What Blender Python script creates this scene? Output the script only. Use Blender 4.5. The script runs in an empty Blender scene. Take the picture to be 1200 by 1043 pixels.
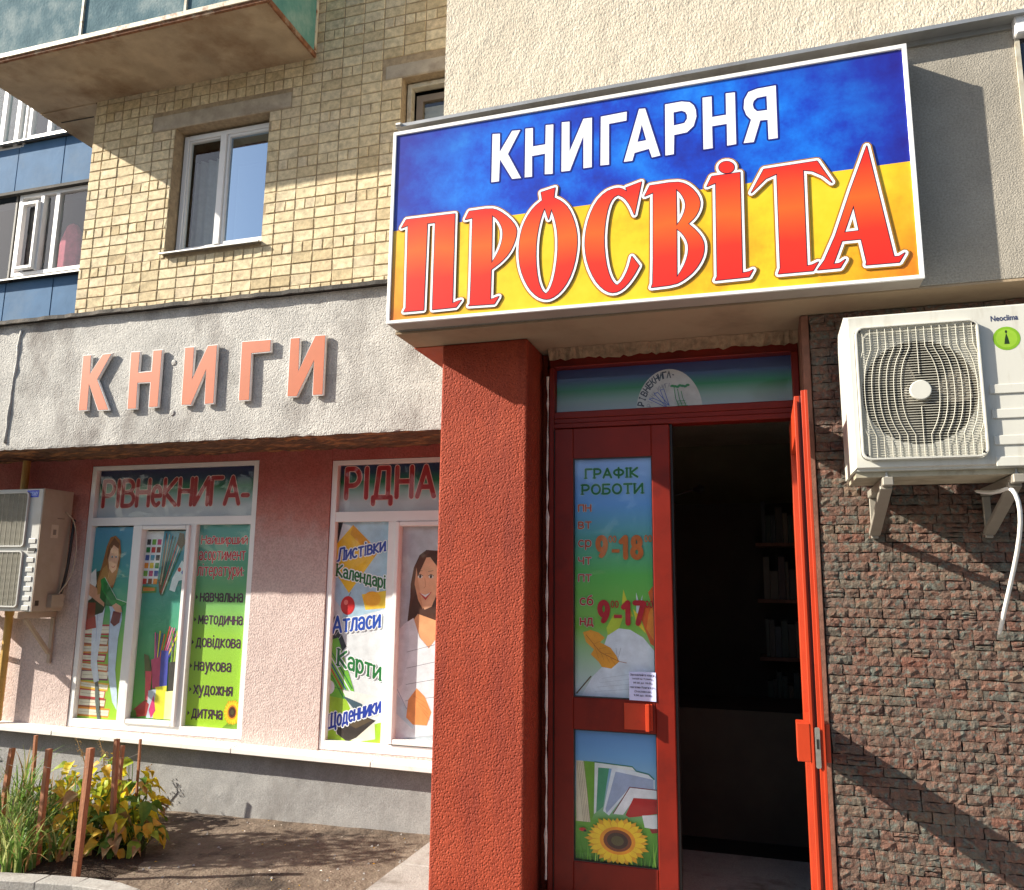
import bpy, bmesh, math, random
from mathutils import Vector, Matrix
from mathutils.geometry import delaunay_2d_cdt, tessellate_polygon
random.seed(7)
S = bpy.context.scene
C = S.collection
# ------------------------------------------------------------------ camera, sky, sun, exposure
FPX, YAW, PITCH, ROLL = 946.08, .30037, .17153, .01185
cy_, sy_, cp_, sp_ = math.cos(YAW), math.sin(YAW), math.cos(PITCH), math.sin(PITCH)
F_ = Vector((-sy_*cp_, cy_*cp_, sp_)); R0 = Vector((cy_, sy_, 0)); U0 = R0.cross(F_)
R_ = math.cos(ROLL)*R0 + math.sin(ROLL)*U0
U_ = -math.sin(ROLL)*R0 + math.cos(ROLL)*U0
cam = bpy.data.cameras.new('camera'); co = bpy.data.objects.new('camera', cam); C.objects.link(co)
cam.sensor_fit = 'HORIZONTAL'; cam.sensor_width = 36; cam.lens = FPX/1200*36
cam.clip_start = .05; cam.clip_end = 2000
m3 = Matrix((R_, U_, -F_)).transposed()
co.matrix_world = m3.to_4x4(); S.camera = co
SUN = Vector((-2.5, -1.0, 1.52)).normalized()
EL = math.asin(SUN.z)
w = bpy.data.worlds.new('World'); S.world = w; w.use_nodes = True
nt = w.node_tree; bg = nt.nodes['Background']
sky = nt.nodes.new('ShaderNodeTexSky'); sky.sky_type = 'NISHITA'; sky.sun_disc = False
sky.sun_elevation = EL; sky.sun_rotation = math.atan2(SUN.x, SUN.y) % (2*math.pi)
sky.air_density = 1.0; sky.dust_density = 1.5; sky.ozone_density = 1.0
nt.links.new(sky.outputs[0], bg.inputs[0]); bg.inputs[1].default_value = .08
sl = bpy.data.lights.new('sun', 'SUN'); sl.energy = 5.0; sl.angle = math.radians(.5); sl.color = (1, .93, .80)
so = bpy.data.objects.new('sun', sl); C.objects.link(so); so.location = (-6, -3, 8)
so.rotation_euler = SUN.to_track_quat('Z', 'Y').to_euler()
S.view_settings.view_transform = 'Standard'; S.view_settings.look = 'None'
S.view_settings.exposure = 1.12; S.view_settings.gamma = 1; S.view_settings.use_curve_mapping = False
S.cycles.max_bounces = 8; S.cycles.transparent_max_bounces = 12
S.cycles.use_denoising = True

# ------------------------------------------------------------------ where a point of the facade stands
def uv(px, py):
    d = F_ + R_*((px-600)/FPX) + U_*((521.5-py)/FPX)
    return d.x/d.y, d.z/d.y
def at(px, py, Y):
    u, v = uv(px, py); return (u*Y, v*Y)
def gz(x, y):                                   # height of the dirt by the wall, a little uneven
    return -1.674 + .0155*max(-2.5, min(2.0, x+3.4))
def on_ground(px, py):
    u, v = uv(px, py); Y = 4.5
    for _ in range(8): Y = gz(u*Y, Y)/v
    return u*Y, Y, gz(u*Y, Y)

# ------------------------------------------------------------------ materials
M = {}
def newmat(name):
    m = bpy.data.materials.new(name); m.use_nodes = True; M[name] = m
    return m, m.node_tree, m.node_tree.nodes['Principled BSDF']
def ND(nt, t, **k):
    n = nt.nodes.new(t)
    for a, b in k.items(): setattr(n, a, b)
    return n
def sset(b, rough, metal=0, spec=.5):
    b.inputs['Roughness'].default_value = rough; b.inputs['Metallic'].default_value = metal
    b.inputs['Specular IOR Level'].default_value = spec
def noise(nt, pos, scale, detail=4, rough=.55, stretch=None):
    n = ND(nt, 'ShaderNodeTexNoise'); n.inputs['Scale'].default_value = scale
    n.inputs['Detail'].default_value = detail; n.inputs['Roughness'].default_value = rough
    if stretch:
        mp = ND(nt, 'ShaderNodeMapping'); mp.inputs['Scale'].default_value = stretch
        nt.links.new(pos, mp.inputs[0]); pos = mp.outputs[0]
    nt.links.new(pos, n.inputs['Vector']); return n.outputs['Fac']
def ramp(nt, fac, stops, interp='LINEAR'):
    r = ND(nt, 'ShaderNodeValToRGB'); cr = r.color_ramp; cr.interpolation = interp
    while len(cr.elements) < len(stops): cr.elements.new(.5)
    for e, (p, c) in zip(cr.elements, stops): e.position = p; e.color = (*c, 1)
    nt.links.new(fac, r.inputs[0]); return r.outputs[0]
def mixc(nt, fac, a, b, blend='MIX'):
    n = ND(nt, 'ShaderNodeMix', data_type='RGBA', blend_type=blend)
    for s, v in ((0, fac), (6, a), (7, b)):
        if hasattr(v, 'links'): nt.links.new(v, n.inputs[s])
        elif s == 0: n.inputs[0].default_value = v
        else: n.inputs[s].default_value = (*v, 1)
    return n.outputs[2]
def bump(nt, b, fac, dist, strength=1.0, prev=None):
    n = ND(nt, 'ShaderNodeBump'); n.inputs['Distance'].default_value = dist; n.inputs['Strength'].default_value = strength
    nt.links.new(fac, n.inputs['Height'])
    if prev: nt.links.new(prev, n.inputs['Normal'])
    nt.links.new(n.outputs[0], b.inputs['Normal']); return n.outputs[0]
def pos(nt): return ND(nt, 'ShaderNodeNewGeometry').outputs['Position']
def mat(name, col, rough=.6, var=.0, vscale=6, bs=0, bd=0, metal=0, spec=.5, dirt=None, dscale=1.2, dlo=.5, dhi=.75, stretch=None, fine=0):
    """plain coloured surface with two scales of tone variation, optional stains and relief"""
    m, nt, b = newmat(name); p = pos(nt)
    c = tuple(col); sset(b, rough, metal, spec)
    out = None
    if var:
        f = noise(nt, p, vscale, 5, .6, stretch)
        out = ramp(nt, f, [(.3, tuple(x*(1-var) for x in c)), (.7, tuple(min(1, x*(1+var)) for x in c))])
    if dirt:
        f2 = noise(nt, p, dscale, 8, .65, stretch)
        fr = ramp(nt, f2, [(dlo, (0, 0, 0)), (dhi, (1, 1, 1))])
        out = mixc(nt, fr, out if out else c, dirt)
    if out: nt.links.new(out, b.inputs['Base Color'])
    else: b.inputs['Base Color'].default_value = (*c, 1)
    if bs: 
        pr = bump(nt, b, noise(nt, p, bs, 4, .6), bd)
        if fine: bump(nt, b, noise(nt, p, bs*.12, 3, .6), fine, 1, pr)
    return m
def stucco(name, stops, scale, depth, zgrad=None, stain=None, rough=.9, lump=.008, dash=None, pits=None):
    """render coat: colour ramp over noise, grainy relief at two scales; zgrad = (z0, z1, stops) paint band"""
    m, nt, b = newmat(name); p = pos(nt); sset(b, rough, 0, .25)
    c = ramp(nt, noise(nt, p, 3.0, 7, .65), stops)
    g = ramp(nt, noise(nt, p, scale*.8, 3, .6), [(.32, (.62, .62, .62)), (.62, (1, 1, 1))])
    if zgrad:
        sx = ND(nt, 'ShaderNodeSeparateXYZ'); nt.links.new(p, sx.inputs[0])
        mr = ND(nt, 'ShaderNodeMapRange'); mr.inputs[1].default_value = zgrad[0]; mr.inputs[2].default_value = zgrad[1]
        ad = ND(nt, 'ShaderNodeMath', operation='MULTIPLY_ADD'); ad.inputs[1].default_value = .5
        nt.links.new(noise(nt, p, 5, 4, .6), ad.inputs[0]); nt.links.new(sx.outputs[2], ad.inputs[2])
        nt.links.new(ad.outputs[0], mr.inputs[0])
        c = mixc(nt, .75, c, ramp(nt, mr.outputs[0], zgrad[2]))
    c = mixc(nt, .75, c, mixc(nt, 1, c, g, 'MULTIPLY'))
    if stain:
        fr = ramp(nt, noise(nt, p, stain[1], 8, .7, stain[4] if len(stain) > 4 else None), [(stain[2], (0, 0, 0)), (stain[3], (1, 1, 1))])
        c = mixc(nt, fr, c, stain[0])
    nt.links.new(c, b.inputs['Base Color'])
    pr = bump(nt, b, noise(nt, p, scale, 3, .55, dash), depth)
    if pits:
        v = ND(nt, 'ShaderNodeTexVoronoi'); v.inputs['Scale'].default_value = pits[0]; nt.links.new(p, v.inputs['Vector'])
        rr = ramp(nt, v.outputs['Distance'], [(0, (0, 0, 0)), (pits[1], (1, 1, 1))]); pr = bump(nt, b, rr, pits[2], 1, pr)
    bump(nt, b, noise(nt, p, 7, 4, .6), lump, 1, pr)
    return m
def gradz(name, z0, z1, stops, rough=.45, mottle=None, axis=2, spec=.5):
    """printed sheet: colours running across its own height"""
    m, nt, b = newmat(name); p = pos(nt); sset(b, rough, 0, spec)
    sx = ND(nt, 'ShaderNodeSeparateXYZ'); nt.links.new(p, sx.inputs[0])
    mr = ND(nt, 'ShaderNodeMapRange'); mr.inputs[1].default_value = z0; mr.inputs[2].default_value = z1
    src = sx.outputs[axis]
    if mottle:
        ad = ND(nt, 'ShaderNodeMath', operation='MULTIPLY_ADD'); ad.inputs[1].default_value = mottle[1]
        nt.links.new(noise(nt, p, mottle[0], 4, .6), ad.inputs[0]); nt.links.new(src, ad.inputs[2]); src = ad.outputs[0]
    nt.links.new(src, mr.inputs[0])
    nt.links.new(ramp(nt, mr.outputs[0], stops), b.inputs['Base Color']); return m
def ink(col, rough=.45):                        # printing inks, made once per colour
    k = 'ink_%02x%02x%02x' % tuple(int(255*x) for x in col)
    if k not in M: mat(k, col, rough, .13, 16)
    return M[k]
def rgb(r, g, b):                               # an sRGB colour as seen -> linear
    return tuple((c/255/12.92 if c/255 <= .04045 else ((c/255+.055)/1.055)**2.4) for c in (r, g, b))
def clear_glass(name, ior=1.5, tint=(1, 1, 1), rough=.01, boost=0, gloss=(1, 1, 1)):
    m, nt, b = newmat(name); nt.nodes.remove(b)
    t = ND(nt, 'ShaderNodeBsdfTransparent'); t.inputs[0].default_value = (*tint, 1)
    g = ND(nt, 'ShaderNodeBsdfGlossy'); g.inputs['Roughness'].default_value = rough; g.inputs[0].default_value = (*gloss, 1)
    fr = ND(nt, 'ShaderNodeFresnel'); fr.inputs[0].default_value = ior
    bf = ND(nt, 'ShaderNodeNewGeometry').outputs['Backfacing']; iv = ND(nt, 'ShaderNodeMath', operation='SUBTRACT'); iv.inputs[0].default_value = 1; nt.links.new(bf, iv.inputs[1])
    fac = fr.outputs[0]
    if boost:
        a = ND(nt, 'ShaderNodeMath', operation='ADD'); a.inputs[1].default_value = boost; nt.links.new(fac, a.inputs[0]); fac = a.outputs[0]
    mu = ND(nt, 'ShaderNodeMath', operation='MULTIPLY'); nt.links.new(fac, mu.inputs[0]); nt.links.new(iv.outputs[0], mu.inputs[1]); fac = mu.outputs[0]
    x = ND(nt, 'ShaderNodeMixShader'); nt.links.new(fac, x.inputs[0]); nt.links.new(t.outputs[0], x.inputs[1]); nt.links.new(g.outputs[0], x.inputs[2])
    nt.links.new(x.outputs[0], nt.nodes['Material Output'].inputs[0]); return m
def random_stone(name, stops, rough=.85, bs=90, bd=.004, island=False, fleck=None, speck=None):
    """pieces that each take a colour of their own"""
    m, nt, b = newmat(name); p = pos(nt); sset(b, rough, 0, .3)
    r = (ND(nt, 'ShaderNodeNewGeometry').outputs['Random Per Island'] if island else ND(nt, 'ShaderNodeObjectInfo').outputs['Random'])
    c = ramp(nt, r, stops)
    g = ramp(nt, noise(nt, p, 22, 5, .7), [(.3, (.55, .55, .55)), (.65, (1, 1, 1))])
    c = mixc(nt, 1, c, g, 'MULTIPLY')
    if fleck:
        fr = ramp(nt, noise(nt, p, fleck[1], 6, .7), [(fleck[2], (0, 0, 0)), (fleck[3], (1, 1, 1))]); c = mixc(nt, fr, c, fleck[0])
    if speck:
        fr = ramp(nt, noise(nt, p, speck[1], 4, .6), [(speck[2], (0, 0, 0)), (speck[3], (1, 1, 1))]); c = mixc(nt, fr, c, speck[0])
    nt.links.new(c, b.inputs['Base Color']); bump(nt, b, noise(nt, p, bs, 4, .65), bd); return m

# ------------------------------------------------------------------ mesh builder
class MB:
    def __init__(s): s.v = []; s.f = []; s.mi = []; s.mats = []; s.lay = 0
    def m(s, mt):
        if mt not in s.mats: s.mats.append(mt)
        return s.mats.index(mt)
    def add(s, vs, fs, mt=None):
        o = len(s.v); s.v += [tuple(v) for v in vs]; k = s.m(mt) if mt else 0
        for f in fs: s.f.append([i+o for i in f]); s.mi.append(k)
    def box(s, x0, x1, y0, y1, z0, z1, mt=None):
        x0, x1 = sorted((x0, x1)); y0, y1 = sorted((y0, y1)); z0, z1 = sorted((z0, z1))
        vs = [(x, y, z) for z in (z0, z1) for y in (y0, y1) for x in (x0, x1)]
        s.add(vs, [(0, 1, 5, 4), (1, 3, 7, 5), (3, 2, 6, 7), (2, 0, 4, 6), (4, 5, 7, 6), (2, 3, 1, 0)], mt); return s
    def obox(s, p, q, w, h, mt=None, up=Vector((0, 0, 1))):     # a bar from p to q
        p, q = Vector(p), Vector(q); d = (q-p).normalized(); a = d.cross(up)
        a = a.normalized() if a.length > 1e-4 else Vector((1, 0, 0)); c = a.cross(d)
        vs = [e + a*i*w/2 + c*j*h/2 for e in (p, q) for j in (-1, 1) for i in (-1, 1)]
        s.add(vs, [(0, 1, 3, 2), (4, 6, 7, 5), (0, 4, 5, 1), (1, 5, 7, 3), (3, 7, 6, 2), (2, 6, 4, 0)], mt); return s
    def tube(s, pts, r, n=8, mt=None, cap=True):
        pts = [Vector(p) for p in pts]; rs = r if isinstance(r, (list, tuple)) else [r]*len(pts); rings = []; ref = None
        for i, p in enumerate(pts):
            d = (pts[min(i+1, len(pts)-1)] - pts[max(i-1, 0)]).normalized()
            if ref is None: ref = d.orthogonal().normalized()
            ref = (ref - d*ref.dot(d)); ref = ref.normalized() if ref.length > 1e-5 else d.orthogonal().normalized()
            b = d.cross(ref); rings.append([p + (ref*math.cos(2*math.pi*k/n) + b*math.sin(2*math.pi*k/n))*rs[i] for k in range(n)])
        vs = [v for r_ in rings for v in r_]
        fs = [(i*n+k, i*n+(k+1) % n, (i+1)*n+(k+1) % n, (i+1)*n+k) for i in range(len(pts)-1) for k in range(n)]
        if cap: fs += [tuple(range(n))[::-1], tuple(range((len(pts)-1)*n, len(pts)*n))]
        s.add(vs, fs, mt); return s
    def prism(s, pts, y0, y1, mt=None, holes=()):               # outline in (x, z), thickness y0 (front) .. y1
        loops = [list(pts)] + [list(h) for h in holes]
        flat = [Vector((x, z, 0)) for l in loops for x, z in l]; n = len(flat)
        tris = tessellate_polygon([[Vector((x, z, 0)) for x, z in l] for l in loops])
        vs = [(v.x, y0, v.y) for v in flat] + [(v.x, y1, v.y) for v in flat]
        fs = []
        for t in tris:
            a, b, c = [flat[i] for i in t]; t = list(t)
            if (b-a).cross(c-a).z < 0: t = t[::-1]
            fs.append(t); fs.append([i+n for i in t[::-1]])
        o = 0
        for l in loops:
            k = len(l)
            ar = sum(l[i][0]*l[(i+1) % k][1]-l[(i+1) % k][0]*l[i][1] for i in range(k))
            for i in range(k):
                j = (i+1) % k; q = (o+i, o+i+n, o+j+n, o+j)
                fs.append(q if (ar > 0) == (l is loops[0]) else q[::-1])
            o += k
        s.add(vs, fs, mt); return s
    def flat(s, y, polys, mt, gap=.00012):                      # union of flat shapes printed at depth y (one layer nearer than the last)
        s.lay += 1; y = y - s.lay*gap
        if len(polys) == 1 and len(polys[0]) == 3:
            s.add([(x, y, z) for x, z in polys[0]], [(0, 1, 2)], mt); return s
        vs = []; fs = []
        for p in polys:
            a = sum(p[i][0]*p[(i+1) % len(p)][1]-p[(i+1) % len(p)][0]*p[i][1] for i in range(len(p)))
            if abs(a) < 1e-9: continue
            q = p if a > 0 else p[::-1]; o = len(vs); vs += [Vector(v) for v in q]; fs.append(list(range(o, o+len(q))))
        r = delaunay_2d_cdt(vs, [], fs, 0, 1e-6)
        keep = [t for t, of in zip(r[2], r[5]) if of]
        s.add([(v.x, y, v.y) for v in r[0]], keep, mt); return s
    def build(s, name, mt=None, parent=None, bevel=0, smooth=False, seg=1):
        me = bpy.data.meshes.new(name); me.from_pydata(s.v, [], s.f)
        if mt: me.materials.append(mt)
        for k in s.mats: 
            if not mt: me.materials.append(k)
        if not mt: me.polygons.foreach_set('material_index', s.mi)
        if smooth: me.polygons.foreach_set('use_smooth', [True]*len(me.polygons))
        me.update(); o = link(name, me, parent)
        if bevel:
            b = o.modifiers.new('bevel', 'BEVEL'); b.width = bevel; b.segments = seg; b.limit_method = 'ANGLE'; b.angle_limit = .7
        return o
def link(name, me, parent=None, loc=(0, 0, 0)):
    o = bpy.data.objects.new(name, me); C.objects.link(o); o.location = loc
    if parent:
        o.parent = parent
        if parent.type == 'EMPTY': o.matrix_parent_inverse = Matrix.Translation(-parent.location)
    return o
def tag(o, label=None, cat=None, group=None, kind=None):
    for k, v in (('label', label), ('category', cat), ('group', group), ('kind', kind)):
        if v: o[k] = v
    return o
def thing(name, label, cat, loc, group=None):
    o = bpy.data.objects.new(name, None); C.objects.link(o); o.location = loc; o.empty_display_size = .2
    return tag(o, label, cat, group)
def poly_hole(outer, holes):                                     # triangles of an outline with holes
    loops = [outer] + list(holes); flat = [v for l in loops for v in l]
    return [[flat[i] for i in t] for t in tessellate_polygon([[Vector((x, z, 0)) for x, z in l] for l in loops])]
def disc(x, z, rx, rz=None, n=20, a0=0):
    rz = rz or rx; return [(x+rx*math.cos(2*math.pi*k/n+a0), z+rz*math.sin(2*math.pi*k/n+a0)) for k in range(n)]
def edge_shapes(loops, w):                                       # a band of half-width w along every outline
    out = []
    for l in loops:
        for i in range(len(l)):
            a, b = Vector(l[i]), Vector(l[(i+1) % len(l)]); d = b-a
            if d.length < 1e-6: continue
            n = Vector((-d.y, d.x)).normalized()*w; out.append([tuple(a+n), tuple(b+n), tuple(b-n), tuple(a-n)]); out.append(disc(a.x, a.y, w, n=8, a0=.2))
    return out
def stroke(pts, w, closed=False):                                # a pen stroke
    out = []
    for i in range(len(pts)-(0 if closed else 1)):
        a, b = Vector(pts[i]), Vector(pts[(i+1) % len(pts)]); d = b-a
        if d.length < 1e-6: continue
        n = Vector((-d.y, d.x)).normalized()*w/2; out.append([tuple(a+n), tuple(b+n), tuple(b-n), tuple(a-n)])
    for p in pts: out.append(disc(p[0], p[1], w/2, n=8, a0=.1))
    return out
_fc = {}
def glyphs(body, weight=0.0, res=3):                              # built-in font as flat triangles, unit height 1
    k = (body, weight, res)
    if k in _fc: return _fc[k]
    cu = bpy.data.curves.new('t', 'FONT'); cu.body = body; cu.size = 1; cu.offset = weight; cu.resolution_u = res; cu.fill_mode = 'FRONT'
    o = bpy.data.objects.new('t', cu); C.objects.link(o)
    dg = bpy.context.evaluated_depsgraph_get(); me = o.evaluated_get(dg).to_mesh()
    tris = []
    me.calc_loop_triangles()
    for t in me.loop_triangles: tris.append([(me.vertices[i].co.x, me.vertices[i].co.y) for i in t.vertices])
    o.evaluated_get(dg).to_mesh_clear(); bpy.data.objects.remove(o); bpy.data.curves.remove(cu)
    xs = [p[0] for t in tris for p in t]; ys = [p[1] for t in tris for p in t]
    x0, x1, y0, y1 = min(xs), max(xs), min(ys), max(ys)
    _fc[k] = [[((p[0]-x0)/(x1-x0), (p[1]-y0)/(y1-y0)) for p in t] for t in tris]
    return _fc[k]
def text_in(body, P, x0, x1, z0, z1, weight=.0, slant=0.0, rot=0.0):      # glyphs fitted to a box, P maps pane units to metres
    out = []
    for t in glyphs(body, weight):
        q = []
        for a, b in t:
            X, Z = P(x0+(x1-x0)*a, z0+(z1-z0)*b)
            X += slant*(P(0, z1)[1]-P(0, z0)[1])*b; Z += rot*(X-P(x0, 0)[0]); q.append((X, Z))
        out.append(q)
    return out
def pane_map(x0, x1, z0, z1): return lambda a, b: (x0+(x1-x0)*a, z0+(z1-z0)*b)
def raw_tris(mb, y, tris, mt, gap=.00012):
    mb.lay += 1; yy = y-mb.lay*gap; vs = [(x, yy, z) for t in tris for x, z in t]
    mb.add(vs, [(3*i, 3*i+1, 3*i+2) for i in range(len(tris))], mt)
def ring(mb, x0, x1, z0, z1, y0, y1, w, mt=None, wb=None, wt=None):       # frame of four butted bars
    wb = wb or w; wt = wt or w
    mb.box(x0, x0+w, y0, y1, z0, z1, mt); mb.box(x1-w, x1, y0, y1, z0, z1, mt)
    mb.box(x0+w, x1-w, y0+.0006, y1, z0, z0+wb, mt); mb.box(x0+w, x1-w, y0+.0006, y1, z1-wt, z1, mt)
def rrect(x0, x1, z0, z1, r, n=5):
    out = []
    for cx, cz, a in ((x1-r, z1-r, 0), (x0+r, z1-r, 90), (x0+r, z0+r, 180), (x1-r, z0+r, 270)):
        for k in range(n+1):
            t = math.radians(a+90*k/n); out.append((cx+r*math.cos(t), cz+r*math.sin(t)))
    return out
# ------------------------------------------------------------------ a pen-stroke alphabet for the printed words
def _a(cx, cy, rx, ry, a0, a1, n=9): return [(cx+rx*math.cos(math.radians(a0+(a1-a0)*k/n)), cy+ry*math.sin(math.radians(a0+(a1-a0)*k/n))) for k in range(n+1)]
_bow = lambda x, y0, y1, w: [(0, y1), (x, y1)]+_a(x, (y0+y1)/2, w-x, (y1-y0)/2, 90, -90, 8)[1:]+[(0, y0)]
PEN = {
 'А': (.66, [[(0, 0), (.33, 1), (.66, 0)], [(.13, .32), (.53, .32)]]), 'Б': (.56, [[(.52, 1), (0, 1), (0, 0)], _bow(.28, 0, .56, .56)]),
 'В': (.58, [[(0, 0), (0, 1)], _bow(.26, .53, 1, .52), _bow(.30, 0, .53, .58)]), 'Г': (.5, [[(0, 0), (0, 1), (.5, 1)]]),
 'Д': (.72, [[(0, -.22), (0, 0), (.72, 0), (.72, -.22)], [(.10, 0), (.22, 1), (.60, 1), (.60, 0)]]), 'Е': (.5, [[(.5, 1), (0, 1), (0, 0), (.5, 0)], [(0, .52), (.42, .52)]]),
 'З': (.5, [_a(.24, .76, .24, .24, 150, -90, 8)+_a(.24, .27, .26, .27, 90, -150, 8)]), 'И': (.62, [[(0, 1), (0, 0), (.62, 1), (.62, 0)]]),
 'Й': (.62, [[(0, 1), (0, 0), (.62, 1), (.62, 0)], _a(.31, 1.32, .15, .14, 200, 340, 5)]), 'І': (.12, [[(.06, 0), (.06, 1)]]),
 'К': (.58, [[(0, 0), (0, 1)], [(.56, 1), (.03, .48), (.58, 0)]]), 'Л': (.6, [[(0, 0), (.10, .08), (.20, 1), (.58, 1), (.58, 0)]]),
 'М': (.76, [[(0, 0), (.04, 1), (.38, .25), (.72, 1), (.76, 0)]]), 'Н': (.6, [[(0, 0), (0, 1)], [(.6, 0), (.6, 1)], [(0, .52), (.6, .52)]]),
 'О': (.68, [_a(.34, .5, .34, .5, 0, 360, 20)]), 'П': (.6, [[(0, 0), (0, 1), (.6, 1), (.6, 0)]]), 'Р': (.54, [[(0, 0), (0, 1)], _bow(.26, .42, 1, .54)]),
 'С': (.6, [_a(.34, .5, .34, .5, 48, 312, 14)]), 'Т': (.6, [[(0, 1), (.6, 1)], [(.3, 1), (.3, 0)]]), 'У': (.6, [[(0, 1), (.32, .36)], [(.6, 1), (.24, 0), (.08, 0)]]),
 'Ф': (.78, [[(.39, -.05), (.39, 1.05)], _a(.39, .55, .39, .32, 0, 360, 18)]), 'Х': (.6, [[(0, 0), (.6, 1)], [(0, 1), (.6, 0)]]), 'Ц': (.66, [[(0, 1), (0, 0), (.66, 0), (.66, -.22)], [(.56, 1), (.56, 0)]]),
 'Ч': (.54, [[(0, 1), (0, .62), (.12, .46), (.54, .46)], [(.54, 1), (.54, 0)]]), 'Ш': (.86, [[(0, 1), (0, 0), (.86, 0), (.86, 1)], [(.43, 0), (.43, 1)]]),
 'Щ': (.94, [[(0, 1), (0, 0), (.94, 0), (.94, -.22)], [(.42, 0), (.42, 1)], [(.84, 0), (.84, 1)]]), 'Я': (.56, [[(.54, 0), (.54, 1), (.26, 1)]+_a(.26, .73, .24, .27, 90, 270, 8)[1:]+[(.54, .46)], [(.28, .46), (0, 0)]]),
 'а': (.58, [_a(.27, .72, .27, .28, 160, 0, 7)+[(.54, 0)], _a(.27, .28, .26, .28, 75, 360, 12)]), 'е': (.6, [[(.04, .5), (.58, .5)]+_a(.31, .5, .29, .5, 20, 310, 14)]),
 'о': (.62, [_a(.31, .5, .31, .5, 0, 360, 18)]), 'р': (.6, [[(0, -.42), (0, 1)], _a(.30, .5, .30, .5, 170, -170, 14)]), 'с': (.54, [_a(.31, .5, .31, .5, 50, 310, 12)]),
 'у': (.58, [[(0, 1), (.30, .10)], [(.58, 1), (.18, -.42), (.04, -.42)]]), 'б': (.6, [_a(.30, .42, .30, .42, 0, 360, 16), _a(.52, .55, .52, .85, 170, 95, 7)]),
 '0': (.56, [_a(.28, .5, .28, .5, 0, 360, 18)]), '1': (.30, [[(0, .78), (.24, 1), (.24, 0)]]), '7': (.54, [[(0, 1), (.54, 1), (.18, 0)]]),
 '8': (.56, [_a(.28, .76, .23, .24, 0, 360, 14), _a(.28, .26, .28, .26, 0, 360, 14)]), '9': (.56, [_a(.28, .68, .28, .32, 0, 360, 14), _a(-.04, .72, .60, .72, -2, -62, 8)]),
 '-': (.34, [[(0, .42), (.34, .42)]]), ':': (.1, [[(.05, .05), (.05, .1)], [(.05, .6), (.05, .65)]]), '.': (.1, [[(.05, .02), (.05, .05)]]), ' ': (.3, []),
}
PEN['ь'] = (.52, [[(0, 1), (0, 0)], _bow(.26, 0, .56, .52)]); PEN['ж'] = (.84, [[(.42, 0), (.42, 1)], [(.82, 1), (.46, .5), (.84, 0)], [(.02, 1), (.38, .5), (0, 0)]])
PEN['і'] = (.12, [[(.06, 0), (.06, 1)], [(.06, 1.34), (.06, 1.38)]])
for up_, lo in zip('ВГДЗИЙКЛМНПТХЦЧШЩЯ', 'вгдзийклмнптхцчшщя'): PEN[lo] = PEN[up_]
def pen_word(body, P, x0, x1, z0, z1, wt=.17, rot=0.0, serif=False, grow=0.0, gap=.24):
    """flat shapes of a word whose letter height runs z0..z1 and width x0..x1 (pane units)"""
    low = any(c.islower() for c in body); sc = [1.36 if (c.isupper() and low) else 1 for c in body]; sc = [1 if (c == 'е' and not body.islower() and body.upper()[:4] == 'РІВН') else s for c, s in zip(body, sc)]
    tot = sum(PEN[c][0]*s for c, s in zip(body, sc))+gap*(len(body)-1); X0, Z0 = P(x0, z0); X1, Z1 = P(x1, z1); H = Z1-Z0
    sy = H/(1.36 if low and any(s > 1 for s in sc) else 1); sx = (X1-X0)/tot; w = wt*H+2*grow; out = []; cur = 0
    for c, s in zip(body, sc):
        wd, strokes = PEN[c]
        for sk in strokes:
            pts = []
            for a, b_ in sk:
                X = X0+(cur+a*s)*sx; pts.append((X, Z0+b_*s*sy+rot*(X-X0)))
            out += stroke(pts, w)
            if serif and len(sk) < 6:
                for e, nb in ((0, 1), (-1, -2)):
                    if abs(sk[e][0]-sk[nb][0]) < .12 and (abs(sk[e][1]) < .02 or abs(sk[e][1]-1) < .02):
                        q = pts[e]; hw = .12*sx*s; out += stroke([(q[0]-hw, q[1]-rot*hw), (q[0]+hw, q[1]+rot*hw)], w*.55)
        cur += wd*s+gap
    return out
YA, YF, YB, YD, YP, YU, YS, YT = 5.4, 4.7, 4.78, 4.1, 3.83, 3.6, 3.477, 4.157
ZS = 1.249                                       # underside of the porch
# ------------------------------------------------------------------ materials of the setting
stucco('dirt', [(.25, (.12, .088, .065)), (.5, (.185, .14, .105)), (.75, (.25, .195, .15))], 90, .006, stain=((.045, .033, .026), 1.6, .50, .62), lump=.035)
stucco('soil', [(.3, (.03, .02, .013)), (.7, (.07, .045, .03))], 90, .02, lump=.05)
stucco('kerb_concrete', [(.3, (.33, .32, .30)), (.7, (.48, .46, .43))], 120, .003, stain=((.12, .10, .08), 3, .5, .7))
stucco('fascia_concrete', [(.3, (.38, .365, .345)), (.47, (.51, .495, .47)), (.66, (.62, .60, .565))], 105, .006, stain=((.27, .25, .235), 2.3, .50, .66, (1, 1, .55)), lump=.005, pits=(60, .42, .003))
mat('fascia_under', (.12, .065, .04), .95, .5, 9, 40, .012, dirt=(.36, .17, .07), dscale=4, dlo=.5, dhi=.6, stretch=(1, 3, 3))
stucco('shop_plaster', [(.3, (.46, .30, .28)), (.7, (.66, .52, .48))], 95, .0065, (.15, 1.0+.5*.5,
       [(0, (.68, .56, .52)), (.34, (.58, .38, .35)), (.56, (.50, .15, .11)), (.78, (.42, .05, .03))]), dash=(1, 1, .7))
stucco('plinth_plaster', [(.25, (.25, .245, .24)), (.55, (.36, .355, .345)), (.8, (.46, .45, .435))], 150, .0025, stain=((.19, .18, .17), 1.3, .5, .68, (1, 1, .5)), lump=.006)
stucco('pillar_render', [(.3, (.29, .040, .016)), (.7, (.39, .068, .030))], 120, .0035, rough=.75, lump=.004, pits=(80, .5, .0034), stain=((.22, .034, .018), 2.6, .46, .66, (3, 3, .35)))
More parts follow.
